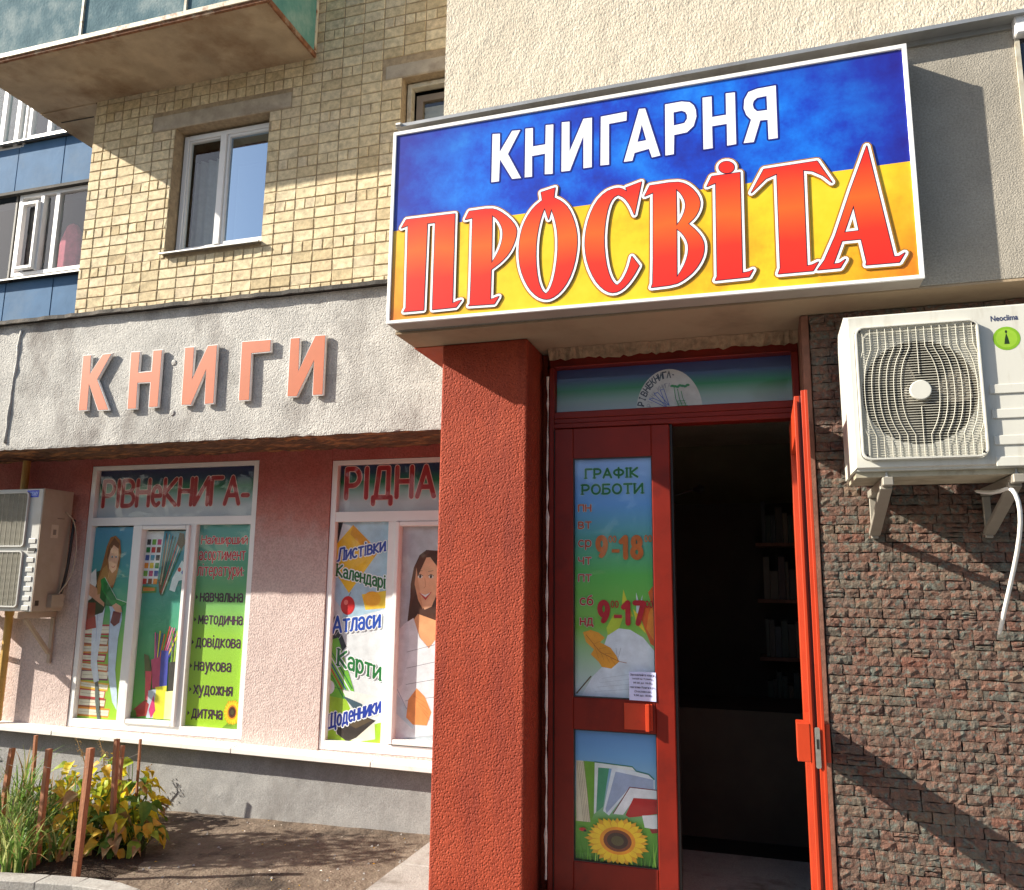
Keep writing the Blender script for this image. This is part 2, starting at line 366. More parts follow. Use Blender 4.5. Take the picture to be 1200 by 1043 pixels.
stucco('grey_render', [(.25, (.33, .30, .25)), (.75, (.46, .42, .355))], 150, .0045, lump=.006)
stucco('cream_render', [(.25, (.60, .52, .41)), (.75, (.75, .67, .54))], 105, .0075, lump=.012, dash=(1, 1, .6))
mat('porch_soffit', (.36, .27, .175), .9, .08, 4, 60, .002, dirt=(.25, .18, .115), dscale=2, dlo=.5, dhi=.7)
mat('orange_paint', (.40, .09, .035), .7, .1, 8, 60, .002)
mat('mortar', (.36, .275, .175), .95, .25, 30, 200, .003)
mat('stone_joint', (.075, .06, .05), .95, .3, 30, 200, .003)
mat('lintel_concrete', (.42, .36, .28), .9, .15, 12, 90, .003, dirt=(.25, .2, .15), dscale=5)
random_stone('cream_brick', [(0, (.62, .49, .29)), (.25, (.77, .635, .40)), (.6, (.83, .70, .46)), (.85, (.72, .60, .41)), (1, (.80, .63, .39))], .85, 160, .0012, fleck=((.36, .28, .18), 14, .60, .72))
random_stone('cream_brick_far', [(0, (.62, .49, .29)), (.25, (.77, .635, .40)), (.6, (.83, .70, .46)), (.85, (.72, .60, .41)), (1, (.80, .63, .39))], .85, 160, .0012, True, fleck=((.36, .28, .18), 14, .60, .72))
SC = [(0, (.20, .085, .06)), (.2, (.17, .115, .09)), (.4, (.24, .125, .09)), (.55, (.135, .125, .105)), (.7, (.21, .15, .11)), (.85, (.15, .08, .065)), (1, (.24, .17, .12))]
SC_old = [(0, (.33, .125, .08)), (.2, (.24, .17, .12)), (.4, (.38, .19, .12)), (.55, (.21, .21, .165)), (.7, (.36, .26, .17)), (.85, (.27, .12, .10)), (1, (.42, .29, .18))]
random_stone('split_stone', SC, .9, 110, .007, fleck=((.14, .15, .13), 34, .50, .62), speck=((.21, .105, .075), 60, .54, .64))
random_stone('split_stone_far', SC, .9, 110, .007, True, fleck=((.14, .15, .13), 34, .50, .62), speck=((.21, .105, .075), 60, .54, .64))
mat('trim_stone', (.20, .085, .055), .7, .25, 20, 90, .002)
mat('roof_felt', (.045, .04, .036), .8, .3, 10, 80, .003, dirt=(.17, .14, .11), dscale=5)
mat('zinc', (.42, .42, .41), .38, .12, 5, 12, .001, metal=.6, dirt=(.25, .23, .2), dscale=4)
mat('upvc', (.80, .79, .78), .35, .03, 4, dirt=(.55, .50, .45), dscale=3, dlo=.62, dhi=.85)
mat('sill_white', (.80, .77, .72), .5, .05, 5, dirt=(.45, .40, .33), dscale=4, dlo=.58, dhi=.8)
mat('old_frame', (.50, .47, .38), .6, .15, 15, dirt=(.3, .2, .12), dscale=9)
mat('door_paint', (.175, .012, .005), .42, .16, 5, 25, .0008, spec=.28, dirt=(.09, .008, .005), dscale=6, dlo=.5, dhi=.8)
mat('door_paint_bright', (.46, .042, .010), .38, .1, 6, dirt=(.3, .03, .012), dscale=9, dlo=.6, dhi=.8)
mat('black_rubber', (.012, .011, .01), .5)
mat('mounting_foam', (.75, .66, .58), .9, .2, 40, 90, .006)
mat('room_wall', (.30, .28, .17), .9, .15, 3)
mat('room_dark', (.035, .026, .018), .7, .3, 4)
mat('blue_cladding', (.078, .165, .30), .7, .12, 3.5, 6, .004, spec=.1, dirt=(.12, .19, .29), dscale=2.2, dlo=.5, dhi=.75)
mat('cladding_joint', (.05, .07, .10), .7)
mat('rust', (.22, .09, .04), .85, .4, 25, 90, .003, dirt=(.5, .42, .3), dscale=10)
mat('cream_iron', (.62, .56, .42), .5, .1, 15, dirt=(.28, .12, .05), dscale=14, dlo=.5, dhi=.62)
clear_glass('window_glass', 1.5, (.92, .95, .95), .02, .04)
clear_glass('shop_glass', 1.34, (.97, .98, .98), .015)
clear_glass('mirror_glass', 1.5, (.5, .55, .58), .03, .50, (.55, .74, .95))
mat('curtain', (.50, .49, .46), .9, .1, 20)
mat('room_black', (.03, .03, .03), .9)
def old_panes(name, a, b_, c_):
    m, nt, b = newmat(name); p = pos(nt); sset(b, .8, 0, .06)
    f = noise(nt, p, 4.5, 7, .68, (1, 1, .8))
    nt.links.new(ramp(nt, f, [(.3, a), (.5, b_), (.68, c_)]), b.inputs['Base Color'])
    bump(nt, b, noise(nt, p, 60, 3, .5), .003)
old_panes('frosted_pane', (.05, .10, .13), (.10, .17, .20), (.24, .30, .31))
old_panes('side_pane', (.09, .25, .22), (.15, .33, .28), (.28, .42, .36))
mat('balcony_slab', (.43, .34, .235), .95, .18, 5, 45, .006, dirt=(.24, .155, .09), dscale=2.4, dlo=.48, dhi=.72)

# ------------------------------------------------------------------ ground
g = MB(); xs = [-200, -60, -20, -10] + [-8+.12*i for i in range(76)] + [3, 8, 20, 60, 200]
ys = [-200, -60, -20, -6, 0, 1, 2, 2.6] + [3+.09*i for i in range(30)] + [5.7, 6.5, 9, 20, 60, 250]
vs = []
for y in ys:
    for x in xs:
        near = -8 < x < 1 and 2.9 < y < 5.6
        vs.append((x, y, (gz(x, y) + (random.uniform(-.004, .004) if near else 0)) if -9 < x < 3 and 2.5 < y < 6 else gz(x, y)))
nx = len(xs)
g.add(vs, [(j*nx+i, j*nx+i+1, (j+1)*nx+i+1, (j+1)*nx+i) for j in range(len(ys)-1) for i in range(nx-1)], M['dirt'])
tag(g.build('ground', smooth=True), kind='structure')
mat('asphalt', (.075, .077, .082), .9, .15, 3, 60, .004)
q = MB(); q.add([(-200, -200, -1.60), (200, -200, -1.60), (200, 2.15, -1.60), (-200, 2.15, -1.60)], [(0, 1, 2, 3)]); tag(q.build('street', M['asphalt']), kind='structure')
# step of the entrance: its left edge runs straight out from the wall
b = MB(); ux, vz = uv(465, 1017); zst = -1.50; xl = uv(497, 990)[0]*zst/uv(497, 990)[1]
for k, (y0, y1) in enumerate(((4.34, 5.1), (3.3, 4.334), (2.2, 3.294))):
    b.box(xl+.01*k*0, 3.0, y0, y1, -1.9, zst+.002*k)
tag(b.build('entrance_step', M['kerb_concrete'], bevel=.008), kind='structure')

# ------------------------------------------------------------------ the apartment building
B = thing('apartment_building', 'cream brick apartment block with a shop front under its grey concrete band', 'building', (-3.6, 5.4, -1.68))
# plinth, sill, shop wall
p = MB(); n = 60; x0, x1 = -9.0, -1.35; ztop = -1.2
gv = []
for j in range(9):
    for i in range(n+1):
        X = x0+(x1-x0)*i/n; zb = gz(X, 5.3)-.25
        gv.append((X, 5.385+random.uniform(-.001, .001)-.03*(1-j/8), zb+(ztop-zb)*j/8))
p.add(gv, [(j*(n+1)+i, j*(n+1)+i+1, (j+1)*(n+1)+i+1, (j+1)*(n+1)+i) for j in range(8) for i in range(n)])
p.box(x0, x1, 5.42, 5.7, -1.9, ztop-.002)
p.build('plinth', M['plinth_plaster'], B, smooth=False)
def szt(X): return -1.157-.0125*(X+5.38)
sill = MB(); edges = [-9.0, -6.95, -5.39, -3.74, -2.62, -1.35]
for a, c in zip(edges, edges[1:]):
    a += .002; c -= .002
    vs = [(X, Y, szt(X)+dz) for X in (a, c) for (Y, dz) in ((5.275, -.012), (5.415, 0), (5.415, -.045), (5.275, -.05))]
    s1 = MB(); s1.add(vs, [(0, 1, 5, 4), (1, 2, 6, 5), (2, 3, 7, 6), (3, 0, 4, 7), (3, 2, 1, 0), (4, 5, 6, 7)])
    s1.build('window_sill', M['sill_white'], B, bevel=.004)
W1 = (-5.378, -3.745, -1.158, .945); W2 = (-3.105, -1.45, -1.180, .918)
def plaster_face(mb, x0, x1, z0, z1, y, mt=None):
    mb.box(x0, x1, y, y+.25, z0, z1, mt)
pw = MB(); zc = 1.02
for a, c, z0, z1 in ((-9, W1[0], -1.22, zc), (W1[1], W2[0], -1.22, zc), (W1[0], W1[1], W1[3], zc), (W2[0], -1.4, W2[3], zc), (W1[0], W1[1], -1.22, W1[2]), (W2[0], -1.4, -1.22, W2[2])):
    plaster_face(pw, a, c, z0, z1, YA+(.004 if c-a > 1.2 and z0 != -1.22 or z1 in (W1[2], W2[2]) else 0))
pw.box(-9, -1.4, 5.66, 5.7, -1.22, zc)
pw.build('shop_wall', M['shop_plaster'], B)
# concrete band with a worn lower edge
f = MB(); n = 150; x0, x1 = -9.0, -1.47; rows = [0, .015, .04, .09, .3, .6, 1.005]
gv = []
for j, h in enumerate(rows):
    for i in range(n+1):
        X = x0+(x1-x0)*i/n
        jz = random.uniform(-.0035, .0035) if j == 0 else 0
        jy = random.uniform(0, .006) if j == 0 else (random.uniform(-.001, .001) if j < 3 else 0)
        gv.append((X, YF+jy, .974+h+jz))
o = len(gv)
for i in range(n+1):
    X = x0+(x1-x0)*i/n
    for k in range(1, 7): gv.append((X, YF+.12*k-.02, .976+random.uniform(-.006, .012)+.004*k))
f.add(gv, [(j*(n+1)+i, j*(n+1)+i+1, (j+1)*(n+1)+i+1, (j+1)*(n+1)+i) for j in range(len(rows)-1) for i in range(n)], M['fascia_concrete'])
uf = []
for i in range(n):
    row = lambda i: [i] + [o+i*6+k for k in range(6)]
    a, c = row(i), row(i+1)
    for k in range(6): uf.append((a[k], a[k+1], c[k+1], c[k]))
st = len(f.v)-len(gv); 
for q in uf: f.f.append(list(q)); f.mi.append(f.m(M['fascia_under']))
f.box(-9, x1, YF+.03, 5.7, 1.06, 1.975, M['fascia_concrete'])
f.box(x1-.004, x1+.0, YF+.003, 5.3, .98, 1.97, M['fascia_concrete'])
fb = f.build('concrete_band', None, B)
pl = MB(); xj, zj = at(24, 400, YF)                       # lumpy mortar over a joint, and two filled holes
pts = []
for k in range(15):
    t = k/14; X = xj-.035*t+random.uniform(-.008, .008); pts.append((X, YF-.001, 1.93-.9*t))
pl.tube(pts, [random.uniform(.008, .016) for _ in pts], 6)
for (px, py, r) in ((204, 425, .022), (202, 484, .022)):
    X, Z = at(px, py, YF); p2 = MB(); p2.tube([(X, YF+.01, Z), (X, YF-.004, Z), (X, YF-.006, Z)], [r, r, r*.6], 10); p2.build('filled_hole', M['fascia_concrete'], fb, smooth=True)
pl.build('mortar_patch', M['fascia_concrete'], fb, smooth=True)
cpn = 110
cp = MB(); vs = []
for i in range(cpn+1):
    X = -9+(7.25)*i/cpn; jz = random.uniform(-.004, .004); jy = random.uniform(-.004, .004)
    vs += [(X, 4.652+jy, 1.978+jz), (X, 4.650+jy, 2.006+jz), (X, 4.80, 2.020), (X, 4.70, 1.985)]
cp.add(vs, [(4*i+k, 4*i+(k+1) % 4, 4*i+4+(k+1) % 4, 4*i+4+k) for i in range(cpn) for k in range(4)])
cp.box(-9, -5.12, 4.802, 6.15, 1.976, 2.015)
cp.build('roofing_felt', M['roof_felt'], B)

# upper windows: openings in the brickwork (x0, x1, z0, z1)
bw0 = at(193, 290, YB); bw1 = at(310.8, 205, YB)
WZ1 = at(300, 133, YB)[1]; WZ0 = at(250, 289.5, YB)[1]
OB = (bw0[0], bw1[0], WZ0, WZ1)
sw = at(471.3, 91, YB); OS = (sw[0], sw[0]+.8, sw[1]-1.25, sw[1]+.0)
LB = (at(181, 125, YB)[0], at(343, 100, YB)[0], OB[3], OB[3]+.135)
LS = (at(452, 80, YB)[0], -1.3, OS[3], OS[3]+.12)
ho = [OB, OS]
PER, ROW, JX, ZH = .1654, .083, -2.828, 3.375
XL, XR, ZB, ZT = -5.095, -1.60, 1.99, 4.72
mw = MB()                                              # mortar bed around the openings
cutx = sorted([XL+.003, OB[0], OB[1], OS[0], OS[1], XR])
for a, c in zip(cutx, cutx[1:]):
    hs = [h for h in ho if h[0] < (a+c)/2 < h[1]]
    z = ZB-.01
    for h in hs: mw.box(a, c, YB+.0055, YB+.2, z, h[2]); z = h[3]
    mw.box(a, c, YB+.0055, YB+.2, z, ZT)
bwall = mw.build('brick_wall', M['mortar'], B)
def brick_mesh(L, H, D=.03, c=.003, seed=0):
    r = random.Random(seed); b = MB(); h, v = L/2, H/2
    j = lambda: r.uniform(-.0018, .0018)
    fr = [(-h+c+j(), -.0+j()*.4, -v+c+j()), (h-c+j(), j()*.4, -v+c+j()), (h-c+j(), j()*.4, v-c+j()), (-h+c+j(), j()*.4, v-c+j())]
    md = [(-h+j(), c, -v+j()), (h+j(), c, -v+j()), (h+j(), c, v+j()), (-h+j(), c, v+j())]
    if r.random() < .35:                                 # a chipped corner
        k = r.randrange(4); fr[k] = (fr[k][0]*.93, .004, fr[k][2]*.84); 
    bk = [(x, D, z) for x, _, z in md]
    b.add(fr+md+bk, [(0, 1, 2, 3)] + [(k, 4+k, 4+(k+1) % 4, (k+1) % 4) for k in range(4)] + [(4+k, 8+k, 8+(k+1) % 4, 4+(k+1) % 4) for k in range(4)])
    return b
G = .0085
bricks = []
k0 = int((ZB-ZH)/ROW)-1
for kr in range(k0, int((ZT-ZH)/ROW)+1):
    z = ZH+kr*ROW
    if z-ROW/2 < ZB-.02 or z+ROW/2 > ZT: continue
    step = PER/2 if kr % 4 == 0 else PER
    nL = int((XL-JX)/step)-1; nR = int((XR-JX)/step)+1
    for q in range(nL, nR):
        a, c = JX+q*step, JX+(q+1)*step
        a2, c2 = max(a, XL), min(c, XR)
        segs = [(a2, c2)]
        for h in (OB, OS, LB, LS):
            if z+ROW*.3 > h[2] and z-ROW*.3 < h[3]:
                ns = []
                for (s, t) in segs:
                    if t <= h[0] or s >= h[1]: ns.append((s, t)); continue
                    if s < h[0]: ns.append((s, h[0]))
                    if t > h[1]: ns.append((h[1], t))
                segs = ns
        for s, t in segs:
            if t-s < .03: continue
            if z > 4.0 and t < -3.3 and False: continue
            bricks.append(((s+t)/2, z, t-s-G))
seen = lambda b: not (b[1] > 3.93 and b[0] < -3.2)
bricks.sort(key=lambda b: (not seen(b), b[2] < .1, b[0]**2+YB**2+b[1]**2))
cache = {}; fieldm = MB(); nb = 0
for X, Z, L in bricks:
    if nb < 300 and seen((X, Z, L)):
        key = (round(L, 2), random.randrange(6) if L > .14 else random.randrange(3))
        if key not in cache:
            mb = brick_mesh(L, ROW-G, seed=hash(key) % 999); me = bpy.data.meshes.new('brick'); me.from_pydata(mb.v, [], mb.f); me.materials.append(M['cream_brick']); cache[key] = me
        o = link('brick', cache[key], bwall, (X, YB+random.uniform(-.0015, .0015), Z)); o.rotation_euler = (0, random.uniform(-.006, .006), 0); nb += 1
    else:
        mb = brick_mesh(L, ROW-G, seed=random.randrange(40)); d = random.uniform(-.0015, .0015); fieldm.add([(x+X, y+YB+d, zz+Z) for x, y, zz in mb.v], mb.f)
tag(fieldm.build('small_bricks', M['cream_brick_far'], bwall), kind='stuff')
for (l, zz) in ((LB, 0), (LS, 0)):
    lm = MB(); lm.box(l[0], l[1], YB-.001, YB+.19, l[2]+.002, l[3]-.004); lm.build('lintel', M['lintel_concrete'], bwall, bevel=.008)
# closed, dark rooms behind the openings
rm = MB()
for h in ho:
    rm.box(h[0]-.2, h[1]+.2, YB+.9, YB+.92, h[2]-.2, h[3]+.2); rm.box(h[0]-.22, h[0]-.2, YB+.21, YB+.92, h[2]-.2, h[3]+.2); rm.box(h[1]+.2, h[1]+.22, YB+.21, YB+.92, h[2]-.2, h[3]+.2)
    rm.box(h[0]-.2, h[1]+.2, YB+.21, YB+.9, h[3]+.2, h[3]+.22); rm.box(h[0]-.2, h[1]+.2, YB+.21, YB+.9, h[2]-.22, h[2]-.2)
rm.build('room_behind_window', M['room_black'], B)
# large upper window
yw = YB+.10
wn = MB(); x0, x1, z0, z1 = OB[0]+.012, OB[1]-.004, OB[2]+.015, OB[3]-.02
mx = at(259, 210, yw)[0]
ring(wn, x0, x1, z0, z1, yw, yw+.06, .04, wb=.055)
wn.box(mx-.028, mx+.028, yw-.008, yw+.06, z0+.055, z1-.04)
wf = wn.build('upper_window', M['upvc'], B, bevel=.004)
sash = MB(); ring(sash, mx+.029, x1-.041, z0+.056, z1-.041, yw+.006, yw+.05, .022); ring(sash, x0+.041, mx-.029, z0+.056, z1-.041, yw+.012, yw+.05, .012)
sash.build('sash', M['upvc'], wf, bevel=.003)
gp = MB(); gp.box(x0+.05, mx-.04, yw+.03, yw+.034, z0+.066, z1-.05); gp.build('pane', M['window_glass'], wf)
gp = MB(); gp.box(mx+.05, x1-.06, yw+.028, yw+.032, z0+.076, z1-.06); gp.build('pane', M['mirror_glass'], wf)
bl = MB(); bl.box(mx+.03, x1+.1, yw+.16, yw+.17, z0-.1, z1-.23); bl.build('blind', mat('blind', (.45, .56, .68), .7, .05, 4), wf)
cu = MB(); cpts = [(x0-.05+.016*i, yw+.22+.02*math.sin(i*1.3)) for i in range(24)]
cu.add([(x, y, z) for x, y in cpts for z in (z0-.1, z1-.1)], [(2*i, 2*i+2, 2*i+3, 2*i+1) for i in range(23)]); cu.build('curtain', M['curtain'], wf, smooth=True)
sl_ = MB(); sl_.add([(x, y, z) for x in (OB[0]-.015, OB[1]+.01) for y, z in ((YB-.045, OB[2]-.022), (YB-.045, OB[2]-.012), (yw+.01, OB[2]+.014), (yw+.01, OB[2]+.004))],
        [(0, 1, 5, 4), (1, 2, 6, 5), (3, 0, 4, 7), (0, 3, 2, 1), (4, 5, 6, 7)]); sl_.build('window_sill', M['zinc'], wf)
# small upper window, half behind the porch wall
sm = MB(); x0, x1, z0, z1 = OS[0]+.012, OS[1]-.004, OS[2]+.02, OS[3]-.012
ring(sm, x0, x1, z0, z1, YB+.07, YB+.13, .035)
sf = sm.build('upper_window', M['old_frame'], B, bevel=.003)
s2 = MB(); ring(s2, x0+.055, x1-.05, z0+.05, z1-.075, YB+.115, YB+.15, .05); s2.build('sash', mat('brown_sash', (.19, .15, .11), .5, .1, 9), sf)
gp = MB(); gp.box(x0+.1, x1-.1, YB+.135, YB+.138, z0+.09, z1-.12); gp.build('pane', M['window_glass'], sf)
for k in range(14):
    s3 = MB(); zz = z1-.14-.055*k; s3.add([(x0+.09, YB+.17, zz), (x1-.09, YB+.17, zz), (x1-.09, YB+.2, zz-.045), (x0+.09, YB+.2, zz-.045)], [(0, 1, 2, 3)]); s3.build('blind_slat', M['curtain'], sf)
# ------------------------------------------------------------------ balcony
YK, ZK = 4.15, 3.86; XK0, XK1 = -5.68, -3.06
bs = MB(); n = 40; vsl = []
for i in range(n+1):
    X = XK0+(XK1-XK0)*i/n
    vsl.append(X)
sv = []
for i in range(n+1):
    sv += [(vsl[i], YK+random.uniform(0, .008), ZK+.0+random.uniform(-.004, .006)), (vsl[i], YK+.06, ZK+.004), (vsl[i], YB, ZK+.01+random.uniform(0, .003))]
bs.add(sv, [(3*i+k, 3*i+3+k, 3*i+4+k, 3*i+1+k) for i in range(n) for k in range(2)])
bs.box(XK0, XK1, YK+.006, YB-.002, ZK+.014, ZK+.11)
bs.box(XK0, XL-.01, YB, 5.75, ZK+.004, ZK+.11)
bal = bs.build('balcony', M['balcony_slab'], B)
rb = MB(); rb.box(XK0-.02, XK1+.02, YK-.018, YK+.004, ZK-.005, ZK+.05); rb.box(XK1, XK1+.02, YK+.005, YB-.02, ZK-.003, ZK+.04)
rb.build('rusty_edge', M['rust'], bal, bevel=.004)
rb = MB(); rb.box(XK0-.02, XK1+.02, YK-.030, YK-.019, ZK+.02, ZK+.055); rb.build('drip_flashing', M['cream_iron'], bal)
fr = MB(); xm = [at(96, 48, YK)[0], at(218.6, 23, YK)[0]]
for X in [XK0]+xm+[XK1-.02]: fr.box(X-.012, X+.012, YK-.026, YK+.02, ZK+.056, 5.1)
fr.box(XK1-.004, XK1+.016, YK+.03, YK+.05, ZK+.056, 5.1); fr.box(XK1-.004, XK1+.016, YB-.04, YB-.01, ZK+.04, 5.1); fr.box(XK0, XK1, YK-.02, YK+.03, 5.1, 5.14)
fr.build('balcony_frame', M['cream_iron'], bal, bevel=.003)
ed = [XK0]+xm+[XK1-.02]
for a, c in zip(ed, ed[1:]):
    q = MB(); q.box(a+.013, c-.013, YK-.012, YK-.006, ZK+.057, 5.09); q.build('balcony_pane', M['frosted_pane'], bal)
q = MB(); q.box(XK1+.003, XK1+.009, YK+.05, YB-.04, ZK+.045, 5.09); q.build('balcony_pane', M['side_pane'], bal)
q = MB(); q.box(XK0-.05, XK1+.05, YK-.08, YB+.05, 5.145, 5.2); q.build('balcony_roof', M['balcony_slab'], bal)
# dark cable stapled under the slab towards the wall
q = MB(); ca, cb = uv(72, 144), uv(110, 137)
q.tube([(ca[0]*(ZK-.003)/ca[1], (ZK-.003)/ca[1], ZK-.003), (cb[0]*(ZK-.003)/cb[1], (ZK-.003)/cb[1], ZK-.003)], .004, 6); q.build('cable', M['black_rubber'], bal)

# ------------------------------------------------------------------ blue clad loggias behind the corner
YL = 6.25
L = thing('clad_building', 'blue panel clad loggias with white windows behind the brick corner', 'building', (-7.6, YL, -1.7))
zq = lambda px, py: at(px, py, YL)[1]; xq = lambda px, py: at(px, py, YL)[0]
zb0, zb1 = zq(60, 320), zq(60, 222); zu = zq(40, 164)
wz0, wz1 = zb0+.01, zb1-.01
seamx = [xq(5, 350), xq(60, 350)]
def panels(z0, z1, xs_, y=YL):
    for a, c in zip(xs_, xs_[1:]):
        q = MB(); q.box(a+.004, c-.004, y+random.uniform(-.003, .003), y+.03, z0, z1); q.build('cladding_panel', M['blue_cladding'], L, bevel=.003)
xsl = [-12, -10.6, -9.4, seamx[0], seamx[1], seamx[1]+(seamx[1]-seamx[0]), -5.2, -4.2]
panels(1.9, zb0-.05, xsl); panels(zb1+.01, zu-.03, [x-.05 for x in xsl])
q = MB(); q.box(-12, -4.2, YL+.04, YL+.1, 1.9, zb0); q.box(-12, -4.2, YL+.04, YL+.1, zb1, zu); q.box(-12, -4.2, YL+1.4, YL+1.5, 1.5, 9); q.box(-12, -4.2, YL+.05, YL+1.4, 8.2, 8.3)
q.box(-12, -4.2, YL+.1, YL+1.4, zb1-.1, zb1+.1); q.box(-12.1, -12, YL, YL+1.5, 1.5, 9); q.box(-4.2, -4.1, YL, YL+1.5, 1.5, 9)
q.build('inner_wall', M['cladding_joint'], L)
q = MB()
q.add([(x, y, z) for x in (-12, -4.2) for y, z in ((YL-.07, zb0-.05), (YL-.07, zb0-.035), (YL+.06, zb0+.012), (YL+.06, zb0-.0))], [(0, 1, 5, 4), (1, 2, 6, 5), (3, 0, 4, 7), (4, 5, 6, 7), (3, 2, 1, 0)])
q.build('sill_flashing', M['zinc'], L)
q = MB(); q.add([(x, y, z) for x in (-12, -4.2) for y, z in ((YL-.07, zu-.03), (YL-.07, zu-.015), (YL+.06, zu+.02), (YL+.06, zu))], [(0, 1, 5, 4), (1, 2, 6, 5), (3, 0, 4, 7), (4, 5, 6, 7), (3, 2, 1, 0)])
q.build('sill_flashing', M['zinc'], L)
q = MB(); q.box(-12, -4.2, YL-.05, YL-.004, zb1-.012, zb1+.02); q.build('head_strip', M['roof_felt'], L)
def loggia_window(x0, x1, z0, z1, mull, mt, thick=.045, tilt=None):
    q = MB(); ring(q, x0, x1, z0, z1, YL, YL+.06, thick)
    for m in mull: q.box(m-.03, m+.03, YL-.002, YL+.06, z0+thick, z1-thick)
    wf = q.build('loggia_window', mt, L, bevel=.004)
    e = [x0+thick]+list(mull)+[x1-thick]
    for a, c in zip(e, e[1:]):
        q = MB(); q.box(a+.02, c-.02, YL+.03, YL+.034, z0+thick, z1-thick); q.build('pane', M['window_glass'], wf)
    return wf
wx0 = xq(15, 300); sc = (xq(88, 290)-xq(56, 296))
lw = loggia_window(wx0, xq(62, 295)+1.5, wz0, wz1, [xq(66, 250)], M['upvc'])
q = MB(); a0, a1 = wx0+.09, xq(46, 270); ring(q, a0, a1, wz0+.06, wz1-.12, YL-.05, YL-.0, .035); q.build('sash', M['upvc'], lw, bevel=.004)
q = MB(); q.box(xq(47, 270)-.02, xq(47, 270)+.02, YL-.012, YL+.05, wz0+.05, wz1-.05); q.build('mullion', M['upvc'], lw)
q = MB(); cc = xq(57, 275); pts = [(cc-.14, wz0+.05), (cc+.12, wz0+.05), (cc+.16, wz0+.35), (cc+.10, wz0+.6), (cc+.05, wz0+.68), (cc-.05, wz0+.66), (cc-.12, wz0+.5), (cc-.16, wz0+.3)]
q.prism(pts, YL+.25, YL+.33); q.build('pink_laundry', mat('pink_cloth', (.75, .16, .22), .9, .2, 12), lw, bevel=.03, seg=2)
loggia_window(-12, wx0-.02, wz0-.05, wz1+.05, [-10.4, -9.5], mat('dark_frame', (.10, .09, .08), .6, .1), .03)
loggia_window(xq(33, 150), -4.3, zu+.02, zu+1.6, [xq(58, 150), xq(58, 150)+.5], M['upvc'])
loggia_window(-12, xq(33, 150)-.03, zu-.06, zu+1.6, [xq(3, 150), xq(20, 150), -10], M['upvc'], .03)

# ------------------------------------------------------------------ porch
P_ = thing('entrance_porch', 'projecting shop entrance with a red pillar, grey parapet and split stone wall', 'entrance', (-.4, 4.1, -1.6))
XPL, XPR = -1.578, -1.109; XVL = -1.746; XDR = .211
def rough_box(mb, x0, x1, y0, y1, z0, z1, nx_, nz, amp, mt=None):
    gv = [(x0+(x1-x0)*i/nx_, y0+(random.uniform(-amp, amp) if 0 < i < nx_ else 0), z0+(z1-z0)*j/nz) for j in range(nz+1) for i in range(nx_+1)]
    mb.add(gv, [(j*(nx_+1)+i, j*(nx_+1)+i+1, (j+1)*(nx_+1)+i+1, (j+1)*(nx_+1)+i) for j in range(nz) for i in range(nx_)], mt)
    mb.add([(x0, y0, z0), (x1, y0, z0), (x1, y1, z0), (x0, y1, z0), (x0, y0, z1), (x1, y0, z1), (x1, y1, z1), (x0, y1, z1)], [(1, 2, 6, 5), (2, 3, 7, 6), (3, 0, 4, 7), (4, 5, 6, 7), (3, 2, 1, 0)], mt)
q = MB(); q.box(XPL, XPR, YP, 4.16, -1.9, ZS-.001); q.build('pillar', M['pillar_render'], P_, bevel=.012, seg=3)
q = MB(); q.box(XPL+.1, XPR+.02, 4.162, 5.42, -1.9, ZS-.001); q.box(XPL+.1, XPR, 5.42, 7.5, -1.9, ZS); q.build('side_wall', M['pillar_render'], P_)
q = MB(); q.prism([(XVL, ZS+.012), (3.2, ZS+.012), (3.2, 2.435), (XVL, 2.355)], YU, YT-.002); q.box(XVL, 3.2, YT, YT+.3, ZS+.012, 2.30); q.build('parapet', M['grey_render'], P_, bevel=.004)
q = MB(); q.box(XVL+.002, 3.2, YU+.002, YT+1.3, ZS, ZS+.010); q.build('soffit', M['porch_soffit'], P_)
q = MB(); q.box(XVL+.001, XPL+.02, YP+.01, 5.1, ZS-.006, ZS-.001); q.build('soffit_strip', M['orange_paint'], P_)
q = MB(); q.box(XVL, 3.2, YT, YT+.35, 2.302, 5.4); q.box(XVL, 3.2, YT+.352, 7.5, ZS+.012, 5.4); q.build('upper_wall', M['cream_render'], P_)
zt = lambda X: 2.374+.0160*(X+1.742)
q = MB(); vs = []
for X in (XVL-.006, 3.2):
    z = zt(X); vs += [(X, 3.53, z), (X, 3.53, z-.018), (X, 3.536, z-.018), (X, 3.592, z-.02), (X, 3.592, z-.045), (X, 3.586, z-.045), (X, YT+.003, z-.0), (X, YT+.003, z+.03)]
q.add(vs, [(k, (k+1) % 8, 8+(k+1) % 8, 8+k) for k in range(8)] + [tuple(range(8))[::-1], tuple(range(8, 16))]); q.build('parapet_cap', M['zinc'], P_)
q = MB(); xjn = at(463, 150, 3.53)[0]
q.tube([(XVL+.002, 3.525, zt(XVL)-.008), (XVL+.03, 3.52, zt(XVL)-.012)], .012, 7); q.build('cap_end', M['zinc'], P_)
